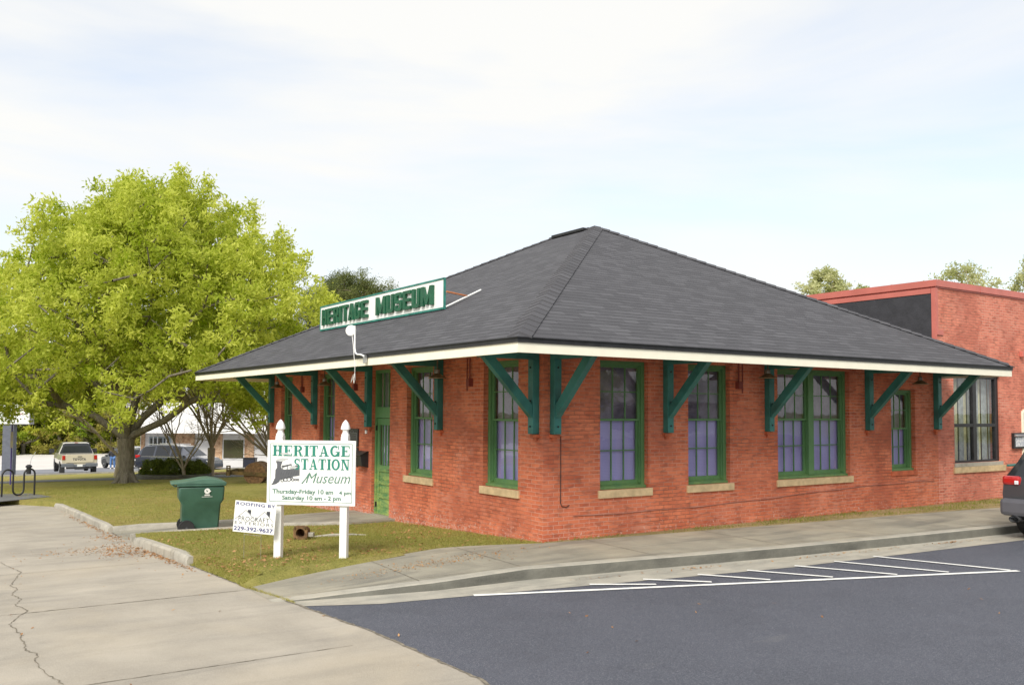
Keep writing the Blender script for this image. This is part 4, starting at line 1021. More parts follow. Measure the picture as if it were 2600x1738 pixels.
# ================================================================== RUSTY PIPE FITTING
pf = thing('pipe_fitting', 'rusty square-flanged iron pipe lying on the grass between the sign posts', 'pipe', (-2.86, 3.25, -.13), R(52))
mb = MB(); k_ = 16; pts_o, pts_i = [], []
o = len(mb.v); sq = []
for i in range(k_):
    t = 2 * math.pi * i / k_ + math.pi / 4; c_, s_ = math.cos(t), math.sin(t); q_ = .125 / max(abs(c_), abs(s_)); q_ = min(q_, .158)
    sq.append((c_ * q_, s_ * q_)); 
for x in (-.02, .025):
    for a, b in sq: mb.v.append((x, a, .12 + b))
    for i in range(k_): t = 2 * math.pi * i / k_ + math.pi / 4; mb.v.append((x, .078 * math.cos(t), .12 + .078 * math.sin(t)))
for i in range(k_):
    j = (i + 1) % k_
    for f in ((i, j, k_ + j, k_ + i), (2 * k_ + i, 2 * k_ + j, 3 * k_ + j, 3 * k_ + i), (i, j, 2 * k_ + j, 2 * k_ + i), (k_ + i, k_ + j, 3 * k_ + j, 3 * k_ + i)): mb.f.append(list(f)); mb.mi.append(0)
mb.build('flange', MT['rust'], pf)
mb = MB(); mb.tube([(.025, 0, .12), (.3, 0, .12)], .085, 18, cap=False); mb.tube([(.0, 0, .12), (.3, 0, .12)], .076, 18, cap=False); mb.lathe([(.076, 0), (.0001, .001)], (.29, 0, .12), 'x', 18); mb.build('barrel', MT['rust'], pf, fix=False, smooth=40)
mb = MB()
for a in (45, 135, 225, 315): mb = MB(); mb.lathe([(.018, 0), (.018, -.03)], (-.02, .128 * math.cos(R(a)), .12 + .128 * math.sin(R(a))), 'x', 6); mb.build('bolt', MT['rustg'], pf)
mb = MB(); mb.box(.02, .12, -.22, -.09, .05, .12); mb.build('lug', MT['kerb'], pf, bev=.01)
mb = MB(); mb.tube([(-2.55, 3.55, -.135), (-2.2, 3.45, -.12), (-1.85, 3.35, -.125), (-1.6, 3.2, -.13)], [.02, .04, .035, .015], 7); mb.v = [(a, b, c - (0 if c < -.13 else .01)) for a, b, c in mb.v]
tag(mb.build('buried_slab_edge', MT['kerb'], smooth=50), 'thin edge of old concrete showing in the grass by the pipe', 'concrete')

# ================================================================== BIKE RACK
br_o = Vector((-6.1, 19.2, -.56)); bex = Vector((.89, .31, 0)).normalized()
bk = thing('bike_rack', 'black wavy tube bicycle rack standing on a concrete pad', 'bike rack', tuple(br_o), math.atan2(bex.y, bex.x))
Lb = .96; pts = [(0, 0, -.05), (0, 0, .62)]
for (cx, cz, a0, a1) in ((.16, .66, 180, 0), (.48, .2, 180, 360), (.80, .66, 180, 0)):
    for k in range(9):
        a = R(a0 + (a1 - a0) * k / 8); pts.append((cx + .16 * math.cos(a), 0, cz + .16 * math.sin(a)))
pts += [(.96, 0, .62), (.96, 0, -.05)]
mb = MB(); mb.tube(pts, .027, 10); mb.build('tube', MT['black'], bk, smooth=60)
sheet('rack_pad', [[(-9, 17.6), (-6.5, 17.2), (-4.85, 18.4), (-5.2, 20.6), (-9, 21.2)]], MT['path'], off=.015, skirt=.02)

# ================================================================== ANNEX (neighbouring brick building)
an = thing('brick_building', 'taller flat-roofed red brick building with pink coping joined to the right of the station', 'building', (11.48, 0, 0))
AX = 11.48; o_a = (AX, 0, 0)
mb = MB()
wall(mb, FX, AX, 30, -.3, 5.10, [(12.17, 14.28, .94, 3.06), (15.40, 17.3, -.02, 2.16)])
for x0, y0, x1, y1 in ((AX, 0, AX, 18), (30, 0, 30, 18), (AX, 18, 30, 18)):
    mb.add([(x0, y0, -.3), (x1, y1, -.3), (x1, y1, 5.1), (x0, y0, 5.1)], [(0, 1, 2, 3)], [[(x0 - y0, -.3), (x0 - y1 + (x1 - x0), -.3), (x0 - y1 + (x1 - x0), 5.1), (x0 - y0, 5.1)]])
mb.add([(AX, 0, 5.08), (30, 0, 5.08), (30, 18, 5.08), (AX, 18, 5.08)], [(0, 1, 2, 3)], [[(0, 0)] * 4])
aw = shift(mb, o_a).build('wall', MT['brick2'], an, fix=False)
mb = MB(); mb.box(AX - .05, 30.05, -.05, 0.12, 5.13, 5.285); mb.box(AX - .05, AX + .12, .12, 18.05, 5.13, 5.285)
for k in range(7): mb.box(AX + 2.9 * k + 1.9, AX + 2.9 * k + 1.93, -.056, .0, 5.128, 5.29)
for k in range(6): mb.box(AX - .056, AX, 1.1 + 2.6 * k, 1.13 + 2.6 * k, 5.128, 5.29)
mb.box(AX - .02, 30, -.02, -.001, 5.095, 5.13); mb.box(AX + .01, 29.9, .01, 17.9, 5.0, 5.14); shift(mb, o_a).build('coping', MT['pinkm'], an)
mb = MB(); mb.box(AX - .045, AX - .002, .10, 18, 4.97, 5.09); mb.box(AX - .05, AX - .002, -.02, .085, 3.2, 5.09); mb.box(AX - .01, AX + .055, -.022, -.002, 4.1, 5.09); mb.box(AX - .01, AX + .26, -.026, -.003, 3.98, 4.10)
shift(mb, o_a).build('corner_trim', MT['pinkm'], an)
mb = MB(); mb.box(AX - .03, AX - .002, .086, 18, 3.2, 4.968); shift(mb, o_a).build('side_membrane', MT['memb'], an)
mb = MB(); d0 = .05
for a, b, c, d in ((12.17, 12.20, .94, 3.06), (14.13, 14.28, .94, 3.06), (12.20, 14.13, .94, .99), (12.20, 14.13, 2.99, 3.06), (13.10, 13.26, .99, 2.99), (12.20, 14.13, 1.80, 1.88)): mb.box(a, b, d0 if b - a > .5 else d0 - .004, d0 + .09, c, d)
wf = shift(mb, o_a).build('window', MT['black'], an, bev=.004)
for a, b in ((12.2, 13.1), (13.26, 14.13)):
    for c, d in ((.99, 1.8), (1.88, 2.99)): mb = MB(); mb.box(a, b, d0 + .04, d0 + .045, c, d); shift(mb, o_a).build('pane', MT['glass2'] if 'glass2' in MT else MT.setdefault('glass2', mat_glass('annex_glass', (.9, .92, .92), .0)), wf)
MT['curt'] = simple('cream_curtain', (.80, .72, .46), .8, .15, 8); MT['curt2'] = simple('grey_curtain_panel', (.46, .47, .46), .8, .2, 8)
cr_ = random.Random(5); x = 12.1; k = 0
while x < 14.25:
    w_ = cr_.uniform(.10, .22); mb = MB(); mb.box(x, x + w_, d0 + .22 + (k % 2) * .05, d0 + .24 + (k % 2) * .05, .95, 3.03); shift(mb, o_a).build('curtain', MT['curt'] if k % 2 else MT['curt2'], wf); x += w_; k += 1
mb = MB(); mb.box(12.05, 14.4, .6, .61, .9, 3.08); shift(mb, o_a).build('window_backing', MT['dark'], wf)
mb = MB(); mb.box(12.15, 14.36, -.02, .1, .845, .938); shift(mb, o_a).build('concrete_ledge', MT['kerb'], wf, bev=.006)
mb = MB(); mb.box(12.10, 14.44, -.045, .1, .70, .843); shift(mb, o_a).build('sill', MT['stone'], wf, bev=.006)
mb = MB(); mb.box(15.32, 15.40, -.03, .1, -.05, 2.2); mb.box(15.40, 17.4, -.03, .1, 2.16, 2.24); shift(mb, o_a).build('door_frame', MT['cream'], an)
mb = MB(); mb.box(15.40, 17.3, .08, .12, -.02, 2.16); shift(mb, o_a).build('door', MT['darkglass'] if False else MT['black'], an)
mb = MB(); mb.box(15.28, 15.42, -.10, -.002, 3.60, 3.74); shift(mb, o_a).build('wall_block', MT['pinkm'], an, bev=.01)
t = thing('notice_case', 'small black-framed glass notice case on the brick to the right of the big window', 'notice case', (14.80, 0, 1.24))
mb = MB(); mb.box(0, .62, -.07, -.002, 0, .40); mb.build('case', MT['black'], t, bev=.008)
mb = MB(); mb.box(.07, .56, -.078, -.071, .05, .29); mb.build('notice', simple('notice_paper', (.45, .50, .62), .6, .35, 18, c2=(.75, .75, .72)), t)
mb = MB(); mb.prism([(-.075, .30), (-.13, .32), (-.02, .40), (-.07, .40)][:3], lambda a, b, d: (d, a, b), .02, .60); mb.build('hood', MT['metal'], t)
t = thing('green_handrail', 'short green metal rail by the sill of the neighbouring building', 'rail', (14.40, 0, 0))
mb = MB(); mb.tube([(0, -.10, .83), (.9, -.13, .84)], .03, 8); mb.build('rail', MT['teal'], t); mb = MB(); mb.tube([(.85, -.13, .83), (.85, -.13, -.1)], .025, 8); mb.build('post', MT['teal'], t)

# ================================================================== FAR WHITE BUILDING
fo = Vector((5.95, 58.15, -2.42)); fa = math.atan2(-.561, .826)
fb = thing('shop_building', 'low white building with stone panels behind the bare trees', 'building', tuple(fo), fa)
sc = 66 / 2286.4; U = lambda px: (px - 362) * sc; Zf = lambda py: (1194 - py) * sc
MT['wwall'] = simple('white_render', (.74, .73, .72), .8, .05, 1)
MT['wfasc'] = simple('white_fascia', (.88, .88, .88), .6, .02, 1)
n_ = NT('rubble_stone'); v = n_.coord(); vo = n_.n('ShaderNodeTexVoronoi'); vo.inputs['Scale'].default_value = 3.2; n_.l(v, vo.inputs['Vector'])
n_.set(col=n_.ramp(n_.noise(v, 5, 7, .8), [(.36, (.24, .13, .07)), (.48, (.52, .32, .19)), (.62, (.70, .52, .34))]), rough=.9); n_.bump(vo.outputs['Distance'], .06); MT['rubble'] = n_.m
mb = MB(); mb.box(0, U(770), 0, 9, -.6, Zf(1096)); mb.build('wall', MT['wwall'], fb)
mb = MB(); mb.box(U(332), U(790), -1.5, 10, Zf(1098), Zf(1022)); mb.build('roof_fascia', MT['wfasc'], fb)
for a, b in ((365, 374), (446, 500), (548, 571), (628, 651), (700, 730)): mb = MB(); mb.box(U(a), U(b), -.10, .02, -.5, Zf(1098)); mb.build('stone_panel', MT['rubble'], fb)
mb = MB(); mb.box(U(572), U(627), -.06, .02, Zf(1164), Zf(1113)); w_ = mb.build('window', MT['wfasc'], fb)
mb = MB(); mb.box(U(574), U(625), -.07, -.061, Zf(1162), Zf(1115)); mb.build('pane', simple('dark_pane', (.10, .085, .055), .12, .2, .6, c2=(.10, .11, .05)), w_)
mb = MB(); mb.box(U(385), U(440), -.04, .02, -.3, Zf(1108)); w_ = mb.build('shop_front', simple('grey_blue_frame', (.34, .40, .44), .6), fb)
for a, b in ((388, 393), (397, 404), (407, 418), (422, 426), (430, 436)): mb = MB(); mb.box(U(a), U(b), -.06, -.041, .0, Zf(1112)); mb.build('pane', MT['darkpane'] if 'darkpane' in MT else MT.setdefault('darkpane', simple('shop_pane', (.05, .055, .06), .15, .3, 1)), w_)
for a in (395, 406, 428): mb = MB(); mb.box(U(a), U(a + 2), -.1, -.061, -.2, Zf(1108)); mb.build('mullion', MT['wfasc'], w_)
t = thing('metal_cabinet', 'tall black metal cabinet against the white building behind the roller', 'cabinet', (12.0, 52.75, -2.42), fa)
mb = MB(); mb.box(0, .86, -.6, 0, 0, 1.02); mb.build('case', MT['black'], t, bev=.02); mb = MB(); mb.box(.06, .80, -.62, -.601, .08, .93); mb.build('door', simple('blue_black', (.02, .022, .035), .4), t); mb = MB(); mb.box(-.03, .89, -.64, .02, 1.02, 1.06); mb.build('lid', MT['black'], t)

# ================================================================== PLANTS
def np_mesh(name, V, nper, mat, parent=None, tint=None, kind=None, loc=None):
    n = len(V) // nper; me = bpy.data.meshes.new(name)
    me.vertices.add(len(V)); me.vertices.foreach_set('co', V.astype(np.float32).ravel())
    me.loops.add(n * nper); me.loops.foreach_set('vertex_index', np.arange(n * nper, dtype=np.int32))
    me.polygons.add(n); me.polygons.foreach_set('loop_start', np.arange(n, dtype=np.int32) * nper)
    try: me.polygons.foreach_set('loop_total', np.full(n, nper, dtype=np.int32))
    except Exception: pass
    me.update(calc_edges=True); me.materials.append(mat)
    if tint is not None:
        a = me.attributes.new('tint', 'FLOAT', 'POINT'); a.data.foreach_set('value', np.repeat(tint, nper).astype(np.float32))
    o = bpy.data.objects.new(name, me); COL.objects.link(o)
    if parent: o.parent = parent
    if kind: o['kind'] = kind
    if loc: o.location = loc
    return o
def leaves(rs_, C, sig, per, a, b, tint_c, droop=.3, flat=1.0):
    """diamond leaves scattered round cluster centres C; returns verts, tint"""
    n = len(C) * per; c = np.repeat(C, per, 0); s = np.repeat(np.asarray(sig if hasattr(sig, '__len__') else [sig] * len(C)), per)[:, None]
    d = rs_.normal(size=(n, 3)); r = np.abs(rs_.normal(size=(n, 1))) ** .6; d /= np.linalg.norm(d, axis=1)[:, None] + 1e-9
    p = c + d * r * s * np.array([1, 1, .8 * flat])
    # leaves gather on small sprigs
    k = rs_.integers(0, max(1, n // 5), n); p = p * .35 + p[k - k % 1] * .0 + p * .65
    x = rs_.normal(size=(n, 3)); x[:, 2] -= droop * 1.5; x /= np.linalg.norm(x, axis=1)[:, None]
    y = np.cross(x, rs_.normal(size=(n, 3))); y /= np.linalg.norm(y, axis=1)[:, None] + 1e-9
    L = a * rs_.uniform(.6, 1.3, (n, 1)); Bw = b * rs_.uniform(.6, 1.3, (n, 1))
    V = np.stack([p - x * L, p + y * Bw, p + x * L, p - y * Bw], 1).reshape(-1, 3)
    t = np.clip(np.repeat(tint_c, per) + rs_.normal(size=n) * .16, 0, 1)
    return V, t
def skeleton(targets, trunk, rr, k=3, jit=.12, lift=.15, pre=()):
    P = [Vector(p) for p in trunk]; par = [i - 1 for i in range(len(trunk))]; wt = [0] * len(trunk); chains = []
    start = len(trunk) // 2; base = P[-1]
    for L_ in pre:
        prev = len(trunk) - 1; chain = [prev]
        for q in L_: P.append(Vector(q)); par.append(prev); wt.append(0); prev = len(P) - 1; chain.append(prev)
        w = prev
        while w >= 0: wt[w] += 1; w = par[w]
        chains.append(chain)
    for t in sorted([Vector(t) for t in targets], key=lambda q: (q - base).length):
        best, bi = 1e9, 0
        for i in range(start, len(P)):
            v = t - P[i]; c = v.length * (1.0 + .25 * max(0, -v.normalized().z))
            if i >= len(trunk): c += .10 * (P[i] - base).length
            if c < best: best, bi = c, i
        a = P[bi]; v = t - a; chain = [bi]; prev = bi; n = max(1, int(v.length / .7) if k is None else k)
        for j in range(1, n + 1):
            f = j / n; q = a + v * f + Vector((rr.uniform(-1, 1), rr.uniform(-1, 1), rr.uniform(-1, 1))) * jit * v.length * (1 - f) + Vector((0, 0, -lift * v.length * math.sin(math.pi * f)))
            P.append(q); par.append(prev); wt.append(0); prev = len(P) - 1; chain.append(prev)
        w = prev
        while w >= 0: wt[w] += 1; w = par[w]
        chains.append(chain)
    return P, par, wt, chains
def limbs(mb, P, wt, chains, trunk_n, r0, rmin=.012, pw=.5, flare=None, sides=6):
    W_ = max(wt); rad = lambda i: max(rmin, r0 * (wt[i] / W_) ** pw)
    tr = [P[i] for i in range(trunk_n)]; mb.tube(tr, [rad(i) * ((flare or [1] * trunk_n)[i]) for i in range(trunk_n)], 14)
    for ch in chains:
        pts = [P[i] for i in ch]; rs_ = [rad(i) for i in ch]; rs_[0] = min(rs_[0], rs_[1] * 1.25)
        mb.tube(pts, rs_, 7 if rs_[0] > .05 else (5 if rs_[0] > .02 else 4), cap=False)

# --- the big oak
TR = (-1.42, 25.3, -.74)
oak = thing('oak_tree', 'big spreading oak with bright yellow-green spring leaves and grey forked trunk on the lawn', 'tree', TR)
rs1 = np.random.default_rng(5); rr = random.Random(5)
prof_z = [3.2, 3.8, 4.8, 5.9, 7.1, 8.2, 9.2, 10.1, 10.9, 11.5]; prof_r = [6.3, 6.9, 7.1, 6.8, 6.1, 5.2, 4.1, 2.8, 1.6, .6]
ctr = []
tries = 0
while len(ctr) < 420 and tries < 12000:
    tries += 1
    z = rr.uniform(3.1, 11.4); Rm = np.interp(z, prof_z, prof_r); a = rr.uniform(0, 2 * math.pi); f = rr.random() ** .42
    lob = 1 + .10 * math.sin(3 * a + z * .8) + .13 * math.sin(7 * a - 1.3 * z) - max(0, min(1, (z - 5) / 3)) * .16 * max(0, -(math.cos(a) * .826 - math.sin(a) * .561))
    r = Rm * f * lob
    if z < 4.5 - .12 * r and r < 6.0: continue
    # a lower outer hem
    if z < 3.6 and rr.random() < .5: continue
    sh = .12 * max(0, z - 3); q = (r * math.cos(a) + .826 * sh, r * math.sin(a) - .561 * sh, z - .10 * max(0, r - 5.4) ** 1.5)
    if min([(q[0] - c[0]) ** 2 + (q[1] - c[1]) ** 2 + (q[2] - c[2]) ** 2 for c in ctr] or [9]) < .42: continue
    ctr.append(q)
for k in range(26):
    u_, v_, z_ = rr.uniform(-7.2, -2.0), rr.uniform(-2.5, 3), rr.uniform(3.0, 4.0); ctr.append((.826 * u_ + .561 * v_, -.561 * u_ + .826 * v_, z_))
for k in range(12):
    u_, v_, z_ = rr.uniform(3.8, 6.6), rr.uniform(-2, 2), rr.uniform(2.8, 3.8); ctr.append((.826 * u_ + .561 * v_, -.561 * u_ + .826 * v_, z_))
trunk = [(0, 0, -.15), (0, 0, .12), (.01, 0, .5), (.02, 0, .95), (.0, 0, 1.35), (-.02, 0, 1.72)]
ctr_l = [(-.9, .3, 3.4), (1.1, -.2, 3.4), (-2.1, -.4, 3.2), (2.6, .5, 3.15), (.1, .3, 4.4), (-.3, -1.0, 3.9), (.5, 1.3, 3.9), (-3.8, -.7, 3.75), (4.2, .3, 3.9)]
LM = lambda *L: [(.826 * a - .56 * 0 + .561 * b, -.561 * a + .826 * b, z) for a, b, z in L]
pre = [LM((-.6, 0, 2.1), (-1.3, 0, 2.6), (-2.4, -.1, 2.95), (-3.6, -.3, 3.1), (-5.2, -.4, 3.5), (-6.6, -.5, 4.3)), LM((-.35, .2, 2.5), (-.9, .4, 3.2), (-1.9, .7, 4.2), (-2.8, 1.2, 5.6)), LM((.1, .1, 2.6), (.25, .3, 3.6), (.5, .3, 4.8), (.7, .2, 6.5), (.9, 0, 8.0), (1.0, 0, 9.3)),
       LM((.7, -.1, 2.05), (1.5, -.2, 2.4), (2.4, -.2, 3.1), (3.6, -.3, 3.6), (4.8, -.3, 4.4), (5.8, -.3, 5.3)), LM((.5, .2, 2.5), (1.3, .5, 3.3), (2.4, .9, 4.4), (3.4, 1.3, 5.8)), LM((.1, -.5, 2.6), (.1, -1.4, 3.6), (0, -2.8, 4.8), (0, -4.4, 5.8)), LM((-.1, .6, 2.6), (-.3, 1.8, 3.8), (-.4, 3.4, 5), (-.5, 5, 6))]
P, par, wt, ch = skeleton(ctr, trunk, rr, None, .09, .02, pre)
mb = MB(); limbs(mb, P, wt, ch, 6, .30, .013, .40, [1.5, 1.12, .92, .88, .95, 1.05])
for k in range(6):
    a = k * 1.05 + .3; mb.tube([(.18 * math.cos(a), .18 * math.sin(a), .35), (.42 * math.cos(a), .42 * math.sin(a), .02), (.75 * math.cos(a), .75 * math.sin(a), -.1)], [.15, .09, .03], 7)
mb.build('trunk', MT['bark'], oak, fix=False, smooth=80)
C = np.array(ctr); th = np.array([.25 + .6 * rr.random() for _ in ctr]); sub = []
tc_ = []
for c, t_ in zip(ctr, th):                     # each cluster is several twigs
    for k in range(7):
        sub.append((c[0] + rr.gauss(0, .50), c[1] + rr.gauss(0, .50), c[2] + rr.gauss(0, .42))); tc_.append(t_ + rr.uniform(-.15, .15))
for k in range(70):                            # sprigs that break the outline
    z = rr.uniform(4.5, 11.2); Rm = np.interp(z, prof_z, prof_r) + rr.uniform(.1, .5); a = rr.uniform(0, 6.28)
    for j in range(5): sub.append((Rm * math.cos(a) + .1 * z * .826 + rr.gauss(0, .10), Rm * math.sin(a) - .1 * z * .561 + rr.gauss(0, .10), z + .2 + .2 * j)); tc_.append(.7)
V, t_ = leaves(rs1, np.array(sub), .30, 66, .095, .036, np.array(tc_), .35)
np_mesh('crown', V, 4, MT['oakleaf'], oak, t_)

# --- bare crape myrtles
def bare_tree(name, label, loc, hgt, spread, lean, nst, seed, r0=.13, fork=.9, group='bare trees before the white building', depth=5):
    t = thing(name, label, 'tree', loc, 0, group); rr = random.Random(seed); mb = MB()
    def br(p, d, L, r, lv):
        n = 3; pts = [p]; q = p.copy(); dd = d.copy()
        for k in range(n):
            dd = (dd + Vector((rr.gauss(0, .13), rr.gauss(0, .13), rr.gauss(.03, .09)))).normalized(); q = q + dd * L / n; pts.append(q.copy())
        r1 = r * .72 if lv else r * .5
        mb.tube(pts, [r, r * .88, r * .76, r1], 7 if r > .04 else (5 if r > .015 else 3), cap=False)
        if lv == 0: return
        for k in range(2 if rr.random() < .45 else 3):
            a = rr.uniform(.25, .75) if k else rr.uniform(.05, .35); ax_ = dd.cross(Vector((rr.gauss(0, 1), rr.gauss(0, 1), rr.gauss(0, 1)))).normalized()
            nd = (Matrix.Rotation(a, 3, ax_) @ dd + Vector((0, 0, .10))).normalized(); br(q, nd, L * rr.uniform(.62, .88), r1 * rr.uniform(.72, .95), lv - 1)
        if lv > 1:
            nd = (dd + Vector((rr.gauss(0, .8), rr.gauss(0, .8), rr.gauss(0, .5)))).normalized(); br(pts[1], nd, L * .5, r * .3, lv - 2)
    tk = [(0, 0, -.1), (0, 0, .1), (lean[0] * .08, lean[1] * .08, .55 * fork), (lean[0] * .14, lean[1] * .14, fork)]
    mb.tube(tk, [r0 * 1.6, r0 * 1.15, r0, r0 * 1.1], 12)
    for k in range(nst):
        a = 6.28 * k / nst + rr.uniform(-.35, .35); sp = spread / hgt * rr.uniform(.7, 1.25)
        d = Vector((sp * math.cos(a) + lean[0] / hgt, sp * math.sin(a) + lean[1] / hgt, 1)).normalized()
        br(Vector(tk[-1]) - d * .1, d, (hgt - fork) * .36, r0 * rr.uniform(.42, .66), depth)
    mb.build('trunk', MT['bark2'], t, fix=False, smooth=80); return t
bare_tree('bare_tree', 'bare grey tree with stout forked trunk in front of the stone panels', (2.55, 28.0, -.82), 4.9, 2.7, (.2, 0), 6, 3, .15, 1.25)
bare_tree('bare_tree', 'thin multi-stemmed bare tree rising out of the planter bush', (1.25, 27.2, -.75), 4.4, 1.7, (-.2, .1), 5, 8, .075, .3, depth=4)
bare_tree('bare_tree', 'bare tree leaning left beside the far corner of the station', (4.5, 24.4, -.72), 4.6, 1.9, (-2.2, .9), 5, 12, .12, .7)
bare_tree('bare_tree', 'bare twiggy tree seen under the far eave of the station', (6.4, 30.5, -1.0), 6.0, 2.9, (-1.3, 0), 7, 22, .14, .9)
bare_tree('bare_tree', 'bare twiggy tree between the oak trunk and the white building', (-.2, 33.5, -1.05), 5.2, 2.6, (.6, 0), 6, 25, .12, .9)

# --- planter and its bushes
pt = thing('planter_ring', 'low round concrete planter edge with bushes on the lawn', 'planter', (1.05, 28.1, -.84))
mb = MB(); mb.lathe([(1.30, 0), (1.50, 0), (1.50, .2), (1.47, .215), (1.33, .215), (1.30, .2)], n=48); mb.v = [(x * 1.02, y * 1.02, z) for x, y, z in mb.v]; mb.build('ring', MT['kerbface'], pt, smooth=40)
mb = MB(); mb.lathe([(1.29, .10), (.0001, .16)], n=24); mb.build('soil', MT['joint'], pt)
for i, (dx, dy, w_, h_, lab) in enumerate(((-.72, .35, .62, .72, 'rounded dark green bush at the left of the planter'), (.02, -.15, .66, .78, 'rounded dark green bush in the middle of the planter'), (.72, -.55, .60, .66, 'rounded dark green bush at the right of the planter'))):
    t = thing('bush', lab, 'bush', (1.05 + dx, 28.1 + dy, -.70), 0, 'bushes in the round planter'); g = np.random.default_rng(20 + i); pts = []
    for k in range(130):
        d = g.normal(size=3); d /= np.linalg.norm(d); d[2] = abs(d[2]); pts.append(d * np.array([w_, w_, h_]) * (.75 + .25 * g.random()))
    V, tt = leaves(g, np.array(pts), .11, 60, .045, .014, .35 + .3 * g.random(130), -.2); np_mesh('foliage', V, 4, MT['bushleaf'], t, tt)
    mb = MB()
    for k in range(7): a = k * .9; mb.tube([(0, 0, -.1), (.3 * math.cos(a), .3 * math.sin(a), .4)], [.02, .01], 5)
    mb.build('stem', MT['bark2'], t)

# --- woodland edge beyond the far car park, pine and roadside trees
def leafy(name, label, loc, R_, H, seed, mat, ncl=60, per=120, la=.22, lb=.09, lo=.05, group=None, shape='dome', bark='bark', r0=.2, sig=.22, thin=1):
    t = thing(name, label, 'tree', loc, 0, group); g = np.random.default_rng(seed); rr = random.Random(seed); C = []
    for k in range(ncl):
        f = rr.random(); z = H * (lo + (1 - lo) * f); a = rr.uniform(0, 6.28)
        q = (z / H - lo) / (1 - lo)
        rad = R_ * (math.sqrt(max(.02, 1 - (2 * q - 1) ** 2)) if shape == 'round' else math.sqrt(max(.03, 1 - q ** 2.2)))
        rad *= rr.random() ** .4; C.append((rad * math.cos(a), rad * math.sin(a), z))
    P, par, wt, ch = skeleton(C, [(0, 0, -.5), (0, 0, H * max(lo, .1) * .5), (0, 0, H * max(lo, .12))], rr, 3, .08, 0)
    mb = MB(); limbs(mb, P, wt, ch, 3, r0, .02, .45); mb.build('trunk', MT[bark], t, fix=False, smooth=80)
    S_ = []; T_ = []
    for c in C:
        tb = rr.uniform(.1, .9)
        for k in range(5): S_.append((c[0] + rr.gauss(0, R_ * .10), c[1] + rr.gauss(0, R_ * .10), c[2] + rr.gauss(0, R_ * .08))); T_.append(tb)
    V, tt = leaves(g, np.array(S_), R_ * sig * .6, per // 5, la, lb, np.array(T_), .1)
    np_mesh('crown', V, 4, MT[mat], t, tt); return t
wl = random.Random(9)
labs = ['bright green woodland tree', 'olive woodland tree', 'yellow-green woodland tree', 'dull brown-green woodland tree']
X0 = [-9.5, -5.5, -2.0, 1.6, 5.2, 8.8, 12.6, 16.5, 21]
for i, x in enumerate(X0):
    x = x + 6
    leafy('woodland_tree', f'{labs[i % 4]} at the edge of the far lot, ' + ['furthest left by the pylon', 'second from the left', 'left of the pickup', 'behind the pickup', 'right of the pickup', 'behind the oak trunk', 'behind the white car', 'behind the white building corner', 'at the far right'][i], (x, 112 + wl.uniform(-1, 2) , -3.6), wl.uniform(3.0, 3.8), wl.uniform(9, 12), 40 + i, 'woodleaf' if i % 2 == 0 else 'woodleaf2', 95, 190, .20, .10, .0, 'woodland trees beyond the far lot', r0=.25)
for i, x in enumerate((-2, 4.5, 11.5, 19)):
    leafy('woodland_tree', ['tall woodland tree behind the pylon sign', 'tall woodland tree behind the pickup', 'tall woodland tree behind the oak', 'tall woodland tree behind the white building'][i], (x, 119, -3.6), 5.0, 15, 60 + i, 'woodleaf2' if i % 2 else 'woodleaf', 110, 180, .26, .13, .0, 'tall woodland trees behind', r0=.3)
leafy('pine_tree', 'dark spreading pine whose top shows above the roof behind the roof sign', (28.2, 71.2, -3.0), 5.0, 18.0, 71, 'pineleaf', 230, 260, .17, .03, .68, None, 'round', 'bark3', .32, .20)
leafy('pine_tree', 'smaller dark pine below the sign, between oak and roof', (23.4, 76.5, -3.1), 3.4, 14.0, 72, 'pineleaf', 130, 220, .17, .03, .5, None, 'round', 'bark3', .25, .22)
leafy('roadside_tree', 'round pale spring tree left above the pink coping', (54.7, 35.1, -1.5), 2.5, 15.3, 81, 'paleleaf', 60, 170, .13, .06, .68, 'pale trees above the annex roof', 'dome', 'bark2', .2)
leafy('roadside_tree', 'small pale treetop just right of the roundest one', (55.8, 32.6, -1.5), 1.3, 13.9, 84, 'paleleaf', 26, 110, .12, .05, .80, 'pale trees above the annex roof', 'dome', 'bark2', .12)
leafy('roadside_tree', 'wide thin pale treetop above the middle of the coping', (63.4, 28.4, -1.5), 2.7, 15.6, 82, 'paleleaf', 60, 90, .13, .06, .70, 'pale trees above the annex roof', 'round', 'bark2', .2)
leafy('roadside_tree', 'denser green treetop at the right edge above the coping', (64.5, 22.4, -1.5), 2.8, 15.6, 83, 'paleleaf', 70, 220, .13, .06, .66, 'pale trees above the annex roof', 'dome', 'bark2', .22)

# --- grass blades and fallen leaves
def inside(poly, x, y):
    r = False
    for i in range(len(poly)):
        a, b = poly[i], poly[i - 1]
        if (a[1] > y) != (b[1] > y) and x < (b[0] - a[0]) * (y - a[1]) / (b[1] - a[1]) + a[0]: r = not r
    return r
g = np.random.default_rng(2)
def scatter(poly, n, wfun=None):
    xs_ = [p[0] for p in poly]; ys_ = [p[1] for p in poly]; out_ = []
    while len(out_) < n:
        x, y = g.uniform(min(xs_), max(xs_)), g.uniform(min(ys_), max(ys_))
        if inside(poly, x, y) and (wfun is None or g.random() < wfun(x, y)): out_.append((x, y))
    return np.array(out_)
def blades(pts, h, w, off, tint, zf=None):
    n = len(pts); z = np.array([(zf(x, y) if zf else gz(y)) for x, y in pts]) + off; p = np.column_stack([pts, z])
    a = g.uniform(0, 6.28, n); wv = np.column_stack([np.cos(a), np.sin(a), 0 * a]) * w; hh = h * g.uniform(.4, 1.2, n)
    tip = p + np.column_stack([g.normal(0, .5, n) * hh, g.normal(0, .5, n) * hh, hh])
    return np.stack([p - wv, p + wv, tip], 1).reshape(-1, 3), np.clip(tint + g.normal(0, .22, n), 0, 1)
from math import sin as _s
